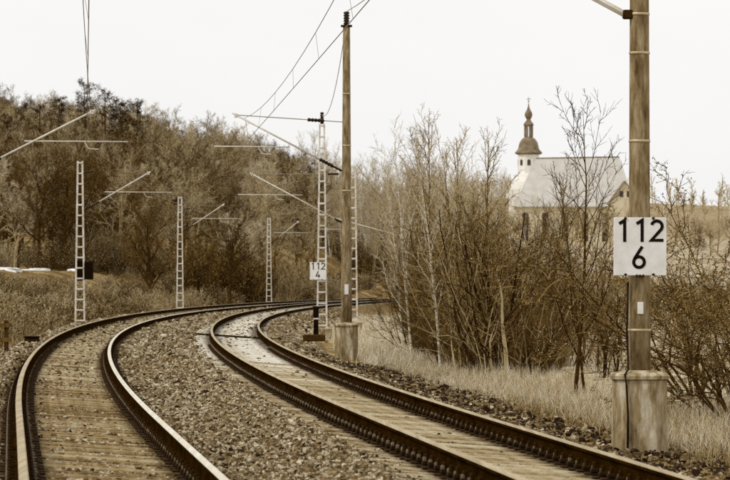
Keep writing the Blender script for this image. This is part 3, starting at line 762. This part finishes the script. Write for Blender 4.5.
# ---- trees and bushes nearer to the line on the left
BT = [broad_tree(200 + i, 7.0, M['bark_dark'], M['twig_dark'], rt=.13, tw=.011, spread=.6, dens=1.2) for i in range(2)]
def on_ground(px, d): x = (px - 365) / F * d; return (x, d, float(ground_z(x, d)) - .08)
place('bare_tree', BT[0], ('trunk', 'crown'), on_ground(152, 325), .4, 1.38, 'dark spreading bare tree standing between the first and second white masts', 'tree')
place('bare_tree', BT[1], ('trunk', 'crown'), on_ground(228, 372), 2.2, 1.25, 'dark bare tree right of the second white mast', 'tree')
DSm, dp = shrub(220, 4.2, M['bark_dark'], M['twig_dark'], 26, .6, .012, .04, .9, 11, 6)
DLV = dp.leaves('foliage', 2, 2, .08, M['leaf_dark'], .10, (.5, .25))
LSm, lp = shrub(221, 3.3, M['bark_pale'], M['twig'], 30, .45, .011, .03, .8, 10, 6)
for i, (px, d, s, lab) in enumerate([(196, 380, 1.25, 'dark evergreen bush behind the second white mast, the left one'), (212, 390, 1.4, 'tall dark evergreen bush right of the second white mast'), (238, 395, 1.3, 'dark evergreen bush midway between the second and third white masts'), (256, 400, 1.1, 'dark evergreen bush just left of the third white mast')]):
    place('evergreen_bush', DSm + (DLV,), ('stems', 'crown', 'foliage'), on_ground(px, d), i * 1.7, s, lab, 'bush', 'dark bushes behind the left masts')
for i, (px, d, s, lab) in enumerate([(95, 385, 1.15, 'pale bushy thicket just right of the tallest left mast'), (70, 388, 1.05, 'pale bush behind the tallest left mast'), (116, 380, 1.1, 'pale bush right of the thicket beside the tallest left mast'), (283, 420, 1.35, 'pale bush just right of the third white mast'), (300, 430, 1.3, 'pale bush left of the sign mast, behind the bend'), (134, 385, .9, 'pale bush left of the dark spreading tree')]):
    place('pale_bush', LSm, ('stems', 'crown'), on_ground(px, d), i * 2.1, s, lab, 'bush', 'pale bushes left of the line')
BR = []
for i in range(3):
    ms, bp = shrub(230 + i, 2.0, M['bark'], M['twig'], 34, 1.1, .010, .02, .7, 9, 5)
    BR.append(ms + (bp.leaves('foliage', 2, 1, .05, M['leaf'], .06, (.4, .22)),))
r = random.Random(5)
for i in range(150):
    d = r.uniform(150, 330); x = float(c1(d)) - r.uniform(4.6, 14 + (d - 150) * .06)
    if (x / d * F + 365) > 300 or (x / d * F + 365) < -30: continue
    if (x / d * F + 365) < 128 and d > 225: continue
    place('bramble_bush', r.choice(BR), ('stems', 'crown', 'foliage'), (x, d, float(ground_z(x, d)) - .1), r.uniform(0, 6.28), r.uniform(.4, .95), 'low brown bramble bush on the bank left of the tracks', 'bush', 'bramble bushes on the left bank')

for i in range(30):
    px = r.uniform(124, 190); d = r.uniform(255, 350)
    if abs(px - 180) < 7 and d < 295: continue
    x = (px - 365) / F * d
    if x > float(c1(d)) - 4.2: continue
    place('bramble_bush', r.choice(BR), ('stems', 'crown', 'foliage'), on_ground(px, d), r.uniform(0, 6.28), r.uniform(.7, 1.15), 'low brown bramble bush on the bank left of the tracks', 'bush', 'bramble bushes on the left bank')

for i in range(110):
    d = r.uniform(195, 318); px = r.uniform(-25, 135); x = (px - 365) / F * d
    g = on_ground(px, d); s = min(.9, (HC + (YH - 275.5) / F * d - g[2]) / 1.75)
    if x > float(c1(d)) - 4.4 or s < .22 or (abs(px - 80) < 9 and d < 209): continue
    place('bramble_bush', r.choice(BR), ('stems', 'crown', 'foliage'), g, r.uniform(0, 6.28), s * r.uniform(.8, 1.0), 'low brown bramble bush on the bank left of the tracks', 'bush', 'bramble bushes on the left bank', 1.25)

for i in range(44):
    d = r.uniform(366, 425); px = r.uniform(-25, 300)
    x = (px - 365) / F * d
    if x > float(c1(d)) - 5: continue
    place('foothill_bush', r.choice(BR), ('stems', 'crown', 'foliage'), on_ground(px, d), r.uniform(0, 6.28), r.uniform(.9, 1.6), 'brown bush in the undergrowth at the foot of the wooded hill', 'bush', 'undergrowth bushes below the hill wood')
for px, d, s in ((104, 348, .55), (112, 340, .6), (120, 344, .7), (128, 338, .75), (136, 346, .9)):
    place('foothill_bush', BR[px % 3], ('stems', 'crown', 'foliage'), on_ground(px, d), px * 1.0, s, 'brown bush in the undergrowth at the foot of the wooded hill', 'bush', 'undergrowth bushes below the hill wood', 1.3)
for i in range(16):
    d = r.uniform(425, 500); x = float(c1(d)) - r.uniform(3.6, 8.0)
    place('wood_edge_bush', r.choice(BR), ('stems', 'crown', 'foliage'), (x, d, float(ground_z(x, d)) - .1), r.uniform(0, 6.28), r.uniform(.7, 1.3), 'brown bush along the wood edge behind the far bend', 'bush', 'bushes along the far wood edge')
for i in range(34):
    d = r.uniform(524, 560); px = r.uniform(270, 430)
    place('wood_edge_bush', r.choice(BR), ('stems', 'crown', 'foliage'), on_ground(px, d), r.uniform(0, 6.28), r.uniform(1.0, 1.9), 'brown bush along the wood edge behind the far bend', 'bush', 'bushes along the far wood edge')

# ---- the thicket right of the line
def wild_shrub(seed, h, mt, mc, stems, spread, tw=.0055):
    """tangled scrub: forked stems of mixed thickness, some leaning or bent over"""
    p = Plant(seed); r = p.r
    a = r.uniform(0, 6.28, stems); q = r.uniform(.1, 1, stems) ** .7
    st = np.stack([np.cos(a) * .6 * q, np.sin(a) * .6 * q, np.zeros(stems)], 1)
    lean = spread * q * r.uniform(.4, 1.5, stems)
    dr_ = np.stack([np.cos(a) * lean + r.normal(0, .12, stems), np.sin(a) * lean + r.normal(0, .12, stems), np.ones(stems)], 1)
    p.root(st, dr_, h * r.uniform(.35, 1.05, stems), .034 * np.exp(r.normal(-.35, .5, stems)), 11, .10, .035, .25)
    p.branch(4, .12, .85, .5, .62, .45, 9, .13, .05, .7, .008, .3, asd=.25)
    p.branch(7, .15, 1.0, .65, .42, .3, 6, .17, .05, .6, .0065, .4, asd=.3)
    p.branch(6, .1, 1.0, .7, .45, .2, 3, .22, .03, .7, tw, .5, lmax=.6, asd=.35)
    return (p.mesh('stems', [0, 1], [6, 5], mt, (.5, .3)), p.mesh('crown', [2, 3], [4, 3], mc, (.5, .26)))
M['stem'] = mat('scrub_stems', .10, .66, 1.2, attr='tone', tm=.31, inst=.3)
M['scrub'] = mat('scrub_twigs', .12, .54, .9, attr='tone', tm=.31, inst=.22)
TH = [wild_shrub(300 + i, 4.4, M['stem'], (M['twig_dark'], M['scrub'], M['twig_dark'], M['scrub'])[i], (14, 18, 13, 16)[i], (.42, .3, .6, .36)[i]) for i in range(4)]
r = random.Random(21)
spots = []
for i in range(13):
    d = 104 + i * 2.4 + r.uniform(-1.2, 1.2); x = float(c2(d)) + 5.2 + r.uniform(0, 1.3) + (d - 104) * .02
    spots.append((x, d, r.uniform(.66, 1.0) * (.68 if x / d * F + 365 > 515 else 1.0)))
for i in range(9):
    d = 113 + i * 3.8 + r.uniform(-2, 2); x = float(c2(d)) + 7.2 + r.uniform(0, 2.0); spots.append((x, d, r.uniform(.8, 1.1) * (.7 if x / d * F + 365 > 530 else 1.0)))
for px_, d, s_ in ((440, 134, .82), (428, 147, .85), (447, 142, .95), (438, 157, 1.0), (458, 129, .8), (425, 160, .9), (470, 125, .78), (420, 139, .6), (413, 152, .7)):
    spots.append(((px_ - 365) / F * d, d, s_))
for i, (x, d, s) in enumerate(spots):
    place('thicket_shrub', TH[i % 4], ('stems', 'crown'), (x, d, float(ground_z(x, d)) - .1), r.uniform(0, 6.28), s, 'tall many-stemmed shrub in the front row of the thicket behind the straw grass' if i < 13 else 'tall many-stemmed shrub deeper inside the trackside thicket', 'shrub', 'front shrubs of the trackside thicket' if i < 13 else 'rear shrubs of the trackside thicket', .95)

um, up_ = shrub(310, 2.2, M['bark_dark'], M['twig_dark'], 40, .7, .006, .016, .9, 10, 6)
r = random.Random(44)
for i in range(20):
    d = 107 + i * 2.3 + r.uniform(-1, 1); x = float(c2(d)) + 5.7 + r.uniform(0, 1.6) + (d - 103) * .012
    place('undergrowth_bush', um, ('stems', 'crown'), (x, d, float(ground_z(x, d)) - .1), r.uniform(0, 6.28), r.uniform(.6, 1.0) * (.7 if x / d * F + 365 > 520 else 1.0), 'low dark tangled bush at the foot of the trackside thicket', 'bush', 'dark undergrowth of the thicket')

# white birches and slim trees in and behind the thicket
BI = [slim_tree(330 + i, 7.4, M['birch'], M['twig_pale'], rt=.048, tw=.006, ang=.42, dens=.9) for i in range(2)]
SL = [slim_tree(340 + i, 6.2, M['bark'], M['twig'], rt=.05, tw=.007, ang=.5, dens=.9) for i in range(3)]
for px, d, s, lab in [(412, 131, .86, 'white-stemmed birch at the thicket end, left of the pair'), (441, 118, .80, 'white-stemmed birch in the thicket, right of the pair'), (403, 150, .8, 'thin white birch just left of the birch pair')]:
    place('birch_tree', BI[int(px) % 2], ('trunk', 'crown'), on_ground(px, d), px, s, lab, 'birch', 'white birches')
r = random.Random(31)
for i, (px, d, top, lab) in enumerate([(428, 150, 122, 'slim bare tree between the two white birches'), (455, 140, 140, 'slim bare tree right of the white birch pair'), (470, 130, 150, 'slim bare tree in the middle of the thicket'), (487, 120, 140, 'slim bare tree reaching above the thicket just left of the church'), (420, 170, 140, 'slim bare tree behind the left birch'), (540, 112, 180, 'slim bare tree below the church roof')]):
    g = on_ground(px, d); hh = HC + (YH - top) / F * d - g[2]
    place('slim_tree', SL[i % 3], ('trunk', 'crown'), g, i * 1.1, hh / 6.2, lab, 'tree', 'slim trees of the thicket')

# young tree in front of the church
p = Plant(402)
p.root(Z3, [(.02, 0, 1)], [5.75], [.046], 14, .03, .03, .07)
p.branch(24, .16, .95, .66, .36, .62, 8, .09, .13, .5, .009, .25)
p.branch(6, .2, 1.0, .6, .42, .3, 5, .12, .08, .55, .006, .4)
p.branch(4, .15, 1.0, .6, .45, .2, 4, .15, .05, .6, .0045, .5)
YT = (p.mesh('trunk', [0], [9], M['bark_dark']), p.mesh('crown', [1, 2, 3], [5, 4, 3], M['twig_dark']))
g = on_ground(575, 84); place('young_tree', YT, ('trunk', 'crown'), g, 1.0, .93, 'slender young bare tree with a thin leader before the church roof', 'tree')
p = Plant(407)
p.root(Z3, [(.12, 0, 1)], [4.3], [.03], 10, .05, .03, .12)
p.branch(12, .3, .95, .6, .36, .5, 6, .09, .12, .5, .009, .3)
p.branch(5, .2, 1.0, .6, .42, .3, 4, .12, .08, .55, .006, .4)
YT2 = (p.mesh('trunk', [0], [8], M['bark_dark']), p.mesh('crown', [1, 2], [5, 3], M['twig_dark']))
place('young_tree', YT2, ('trunk', 'crown'), on_ground(586, 87), 3.0, 1.0, 'smaller leaning bare tree beside the young tree with the thin leader', 'tree')

# thorn bushes right of the thick pole
TB = []
for i in range(2):
    p = Plant(420 + i); rr_ = p.r; ns = 9
    a = rr_.uniform(0, 6.28, ns); q = rr_.uniform(.3, 1, ns)
    p.root(np.stack([np.cos(a) * .25 * q, np.sin(a) * .25 * q, 0 * a], 1), np.stack([np.cos(a) * .8 * q, np.sin(a) * .8 * q, np.ones(ns)], 1), 3.3 * rr_.uniform(.6, 1.1, ns), .032 * rr_.uniform(.5, 1.2, ns), 10, .13, .0, .25)
    p.branch(6, .2, .95, .75, .5, .4, 8, .17, .02, .6, .009, .35, asd=.3)
    p.branch(7, .15, 1.0, .8, .45, .3, 6, .2, .03, .6, .0065, .4, asd=.35)
    p.branch(5, .1, 1.0, .8, .45, .2, 4, .22, .02, .7, .0048, .5, lmax=.4, asd=.35)
    TB.append((p.mesh('stems', [0, 1], [6, 5], M['bark_dark']), p.mesh('crown', [2, 3], [4, 3], M['scrub']), p.leaves('foliage', 3, 3, .020, M['leaf'], .014, (.40, .16))))
for i, (px, d, s, lab) in enumerate([(716, 70, .76, 'thorn bush with withered leaves, the nearest right of the thick pole'), (740, 67, .72, 'thorn bush with withered leaves cut by the right edge'), (700, 84, 1.04, 'taller thorn bush behind the others right of the pole'), (732, 86, 1.08, 'thorn bush at the back by the right edge')]):
    place('thorn_bush', TB[i % 2], ('stems', 'crown', 'foliage'), on_ground(px, d), i * 1.9, s, lab, 'bush', 'thorn bushes right of the pole', 1.15)
r = random.Random(77)
for i in range(20):
    d = r.uniform(210, 420); px = r.uniform(520, 750)
    place('meadow_bush', r.choice(BR), ('stems', 'crown', 'foliage'), on_ground(px, d), r.uniform(0, 6.28), r.uniform(.8, 1.7), 'brown bush scattered on the meadow below the church', 'bush', 'bushes on the meadow')
for i in range(26):
    d = r.uniform(620, 1040); px = r.uniform(505, 750)
    s = r.uniform(.55, .8)
    if 495 < px < 533: continue
    if 515 < px < 635: s *= .55
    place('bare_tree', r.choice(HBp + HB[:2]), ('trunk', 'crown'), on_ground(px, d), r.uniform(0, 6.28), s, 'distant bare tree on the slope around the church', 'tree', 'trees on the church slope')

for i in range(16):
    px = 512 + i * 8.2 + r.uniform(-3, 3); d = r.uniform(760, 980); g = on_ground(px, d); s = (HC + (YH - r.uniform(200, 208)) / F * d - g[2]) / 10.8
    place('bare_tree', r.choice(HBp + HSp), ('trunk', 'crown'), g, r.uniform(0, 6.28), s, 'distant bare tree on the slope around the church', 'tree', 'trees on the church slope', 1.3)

# far wooded ridge: reads as one mass
r = np.random.default_rng(9)
n = 750; dd = r.uniform(1350, 2000, n); xx = r.uniform(-260, 420, n); zz = ground_z(xx, dd)
V, T, P0 = [], [], Plant(500)
P0.root(np.stack([xx, dd, zz], 1), np.stack([r.normal(0, .05, n), r.normal(0, .05, n), np.ones(n)], 1), r.uniform(5, 9.5, n), np.full(n, .25), 4, .05, .03, .5)
P0.branch(8, .15, .98, .7, .45, .5, 2, .15, .1, .6, .14, .5)
P0.branch(3, .1, 1., .7, .55, .3, 2, .15, .05, .7, .10, .5)
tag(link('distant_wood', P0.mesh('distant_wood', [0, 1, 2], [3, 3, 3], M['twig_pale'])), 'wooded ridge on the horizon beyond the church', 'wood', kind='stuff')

# ------------------------------------------------------------------ grasses
def blades(name, w, d, z, hgt, wid, m, seed, lean=.35, tone=(.5, .22)):
    r = np.random.default_rng(seed); n = len(w)
    a = r.uniform(0, 6.28, n); h = hgt * r.uniform(.45, 1.25, n); b = r.uniform(0, 6.28, n); l = np.abs(r.normal(0, lean, n))
    pat = .5 + .5 * np.sin(w * 2.1 + d * .83) * np.sin(d * .37 - w * 1.3 + 1.0); h = h * (.55 + .75 * pat)     # tufts and flattened spots
    ux, uy = np.cos(a) * wid / 2, np.sin(a) * wid / 2
    base = np.stack([w, d, z], 1); u = np.stack([ux, uy, 0 * ux], 1)
    dirv = np.stack([np.cos(b) * l, np.sin(b) * l, np.ones(n)], 1); dirv = norm(dirv)
    mid_ = base + dirv * (h * .55)[:, None]; d2_ = norm(dirv + np.stack([np.cos(b) * l, np.sin(b) * l, -l * .8], 1)); top = mid_ + d2_ * (h * .5)[:, None]
    V = np.stack([base - u, base + u, mid_ + u * .8, mid_ - u * .8, top + u * .15, top - u * .15], 1)
    Q = (np.arange(n)[:, None, None] * 6 + np.array([(0, 1, 2, 3), (3, 2, 4, 5)])[None]).reshape(-1, 4)
    return link(name, mesh_np(name, V, Q, m, np.repeat(np.clip(r.normal(*tone, n) + .22 * (pat - .5), 0, 1), 6)))
def clump(r, n, k, dlo, dhi, slo, shi, c, power=1.0, sg=.10, side=1):
    dc = dlo + (dhi - dlo) * r.random(n // k) ** power; sc_ = slo + (shi - slo) * r.random(n // k)
    d = np.repeat(dc, k) + r.normal(0, sg * 1.4, n // k * k); s = np.repeat(sc_, k) + r.normal(0, sg, n // k * k)
    x = c(d) + side * s; return x, d
r = np.random.default_rng(15)
def free_of_poles(x, d):
    k = np.ones(len(x), bool)
    for o, a in ((near, 3.0), (mid, 6.0)): k &= ~((np.abs(x - o.location.x) < .5) & (d > o.location.y - a) & (d < o.location.y + .45))
    return k
x, d = clump(r, 76000, 14, 56, 165, 3.9, 6.6, c2, 1.3); k = free_of_poles(x, d); x, d = x[k], d[k]
tag(blades('straw_grass', x, d, ground_z(x, d) - .03, .33, .007, M['grass'], 1, .85, (.68, .24)), 'pale dry straw grass along the right verge', 'grass', kind='stuff')
x, d = clump(r, 26000, 12, 125, 300, 3.6, 9.0, c2, 1.2, .2); k = free_of_poles(x, d); x, d = x[k], d[k]
tag(blades('pale_grass', x, d, ground_z(x, d) - .03, .45, .016, M['grass'], 2, .7, (.92, .15)), 'bleached grass patch beside the mast in the bend', 'grass', kind='stuff')
x, d = clump(r, 38000, 12, 62, 320, 6.0, 26.0, c2, 1.3, .25)
tag(blades('meadow_grass', x, d, ground_z(x, d) - .03, .34, .016, M['grass'], 3, .7, (.66, .22)), 'rough pale meadow grass behind the bushes', 'grass', kind='stuff')
x, d = clump(r, 32000, 10, 42, 80, 3.6, 6.8, c2, 1.2); k = free_of_poles(x, d); x, d = x[k], d[k]
tag(blades('verge_weeds', x, d, ground_z(x, d) - .03, .22, .008, M['grass_brown'], 4, .7, (.55, .25)), 'brown withered weeds at the edge of the ballast', 'weeds', kind='stuff')
x, d = clump(r, 38000, 12, 55, 330, 2.6, 14.0, c1, 1.4, .25, side=-1)
tag(blades('bank_grass', x, d, ground_z(x, d) - .03, .34, .014, M['grass_brown'], 5, .6, (.5, .25)), 'brown dead grass on the bank left of the tracks', 'grass', kind='stuff')

# remnants of snow at the foot of the hill
sv, sq = [], []
r = random.Random(3)
for i in range(60):
    px = r.choice([r.uniform(-15, 48), r.uniform(-15, 48), r.uniform(58, 76), r.uniform(86, 122)]); ty_ = 269.3 + r.uniform(-1.4, 1.2) - (1.6 if px < 45 and i % 3 == 0 else 0)
    dl = np.arange(255., 420., 1.0); gg = ground_z((px - 365) / F * dl, dl); vis = YH - (gg - HC) / dl * F
    ok = np.where(vis <= ty_)[0]
    if not len(ok): continue
    d = float(dl[ok[0]]); q = at(px, ty_, d); gz = float(ground_z(q[0], d)); q[2] = gz + .02
    a, b_, h = r.uniform(.25, .9), r.uniform(.5, 1.6), r.uniform(.03, .10)
    n0 = len(sv); k = 9
    for (f_, hz) in ((1.0, -.9), (1.0, 0), (.82, .6), (.45, 1.0)):
        for j in range(k):
            th = 2 * math.pi * j / k; w_ = r.uniform(.5, 1.3)
            sv.append((q[0] + a * f_ * w_ * math.cos(th), d + b_ * f_ * w_ * math.sin(th), (q[2] + h * hz) if hz >= 0 else gz - .2))
    for i2 in range(3):
        for j in range(k):
            sq.append((n0 + i2 * k + j, n0 + i2 * k + (j + 1) % k, n0 + (i2 + 1) * k + (j + 1) % k, n0 + (i2 + 1) * k + j))
    for j in range(1, k - 2, 2):
        sq.append((n0 + 3 * k, n0 + 3 * k + j, n0 + 3 * k + j + 1, n0 + 3 * k + min(j + 2, k - 1)))
tag(link('snow', mesh_np('snow', sv, sq, M['snow'], smooth=True)), 'broken strip of old snow at the foot of the wooded hill', 'snow', kind='stuff')

# ------------------------------------------------------------------ church
CD = 1100.0; sp = CD / F
cz = float(ground_z(45., CD)) - 1.0
zy = lambda y: HC + (YH - y) * sp
xp = lambda px: (px - 365) * sp
ch = tag(empty('church', (xp(530.7), CD + 14, cz)), 'pale church with a big slate roof and an onion-domed tower', 'church')
L0 = np.array(ch.location)
def cbuild(b, name, m, parent=ch, smooth=False):
    b.v = [(v[0] - L0[0], v[1] - L0[1], v[2] - L0[2]) for v in b.v]; return b.build(name, m, parent, smooth)
tx, ty = xp(530.7), CD + 14
b = MB(); b.lathe([(6.5, cz), (6.5, zy(188)), (5.6, zy(181)), (4.2, zy(176)), (3.5, zy(172))], 4, tx, ty, math.pi / 4); tower_lo = cbuild(b, 'tower_base', M['plaster'])
b = MB(); b.lathe([(2.68, zy(178)), (2.68, zy(152.5))], 8, tx, ty, math.pi / 8); tower = cbuild(b, 'tower', M['plaster'])
for k in range(8):
    a = math.pi / 4 * k; cx, cy = tx + 2.50 * math.cos(a), ty + 2.50 * math.sin(a)
    b = MB(); ux, uy = -math.sin(a) * .38, math.cos(a) * .38; nx, ny = math.cos(a) * .06, math.sin(a) * .06
    pts = [(ux * q, z) for q, z in ((-1, zy(164)), (1, zy(164)), (1, zy(159.2)), (.6, zy(158.3)), (0, zy(157.9)), (-.6, zy(158.3)), (-1, zy(159.2)))]
    qs = [(-1, zy(164)), (1, zy(164)), (1, zy(159.2)), (.6, zy(158.3)), (0, zy(157.9)), (-.6, zy(158.3)), (-1, zy(159.2))]
    b.rings([[(cx + ux * q - nx, cy + uy * q - ny, z) for q, z in qs], [(cx + ux * q + nx, cy + uy * q + ny, z) for q, z in qs]])
    cbuild(b, 'belfry_window', M['glass'], tower)
b = MB(); b.lathe([(2.8, zy(153)), (3.35, zy(151.6)), (3.15, zy(150.4)), (2.55, zy(147.5)), (2.35, zy(144)), (2.15, zy(140.5)), (1.6, zy(137.2)), (1.05, zy(135.6)), (.95, zy(135))], 16, tx, ty, math.pi / 8); dome = cbuild(b, 'dome', M['copper'], smooth=True)
for k in range(8):
    a = math.pi / 4 * k + math.pi / 8; cx, cy = tx + .92 * math.cos(a), ty + .92 * math.sin(a)
    b = MB(); b.lathe([(.22, zy(135.1)), (.22, zy(123.8))], 6, cx, cy); cbuild(b, 'lantern_column', M['copper'], dome)
b = MB(); b.lathe([(.95, zy(124.2)), (1.25, zy(123.2)), (1.1, zy(121.4)), (.85, zy(120)), (.55, zy(118.4)), (.5, zy(117))], 12, tx, ty); cbuild(b, 'lantern_roof', M['copper'], smooth=True)
b = MB(); b.lathe([(.45, zy(117.2)), (.8, zy(115)), (.95, zy(112.6)), (.8, zy(110.2)), (.42, zy(107.5)), (.2, zy(104.5)), (.1, zy(101.5))], 12, tx, ty); cbuild(b, 'onion', M['copper'], smooth=True)
b = MB(); b.lathe([(.07, zy(102)), (.07, zy(99.8)), (.22, zy(99)), (.07, zy(98.2)), (.05, zy(94.5))], 8, tx, ty); b.box(tx - .5, tx + .5, ty - .05, ty + .05, zy(97), zy(96.4)); cbuild(b, 'spire_cross', M['copper'])
xl, xr, x0, x1 = xp(514.5), xp(636), xp(537.5), xp(621.5); y0, y1, ym = CD, CD + 18, CD + 9
ze, zr = zy(206), zy(157.5)
b = MB(); b.box(xl + .5, xr - .5, y0 + .6, y1 - .6, cz, ze); nave = cbuild(b, 'nave_wall', M['plaster_old'])
b = MB(); b.add([(xl, y0, ze), (xr, y0, ze), (xr, y1, ze), (xl, y1, ze), (x0, ym, zr), (x1, ym, zr + .35), (xl, y0, ze - .25), (xr, y0, ze - .25), (xr, y1, ze - .25), (xl, y1, ze - .25)],
                [(0, 1, 5, 4), (1, 2, 5), (2, 3, 4, 5), (3, 0, 4), (6, 7, 1, 0), (7, 8, 2, 1), (8, 9, 3, 2), (9, 6, 0, 3), (9, 8, 7, 6)])
roof = cbuild(b, 'roof', M['slate'])
b = MB(); b.tube([(x0, ym, zr + .06), (x1, ym, zr + .4)], .16); cbuild(b, 'ridge_tiles', M['copper'], roof)
for k in range(6):
    wx = xl + 2.6 + k * (xr - xl - 5.2) / 5
    b = MB(); b.box(wx - .7, wx + .7, y0 + .5, y0 + .62, cz + 2.5, ze - 1.6); cbuild(b, 'window', M['glass'], nave)
hs = tag(empty('gabled_house', (xp(621), 1050., cz)), 'brownish gabled house in front of the church roof, beside the pole', 'house')
L0 = np.array(hs.location); sp2 = 1050 / F; zg = lambda y: HC + (YH - y) * sp2; xg = lambda px: (px - 365) * sp2
hx0, hx1, hxm = xg(610), xg(640), xg(625)
b = MB(); b.rings([[(hx0, yy, cz), (hx1, yy, cz), (hx1, yy, zg(203)), (hxm, yy, zg(182)), (hx0, yy, zg(203))] for yy in (1050., 1058.)]); cbuild(b, 'wall', M['plaster_old'], hs)
b = MB(); b.rings([[(hx0 - .3, yy, zg(204.5)), (hxm, yy, zg(182.) + .02), (hx1 + .3, yy, zg(204.5)), (hx1 + .3, yy, zg(203.2)), (hxm, yy, zg(180.5)), (hx0 - .3, yy, zg(203.2))] for yy in (1049.7, 1058.3)]); cbuild(b, 'roof', M['copper'], hs)
b = MB(); b.box(hxm - 1.2, hxm - .4, 1049.93, 1050.05, zg(197), zg(191)); cbuild(b, 'window', M['glass'], hs)
b = MB(); b.box(hxm + .4, hxm + 1.2, 1049.93, 1050.05, zg(197), zg(191)); cbuild(b, 'window', M['glass'], hs)
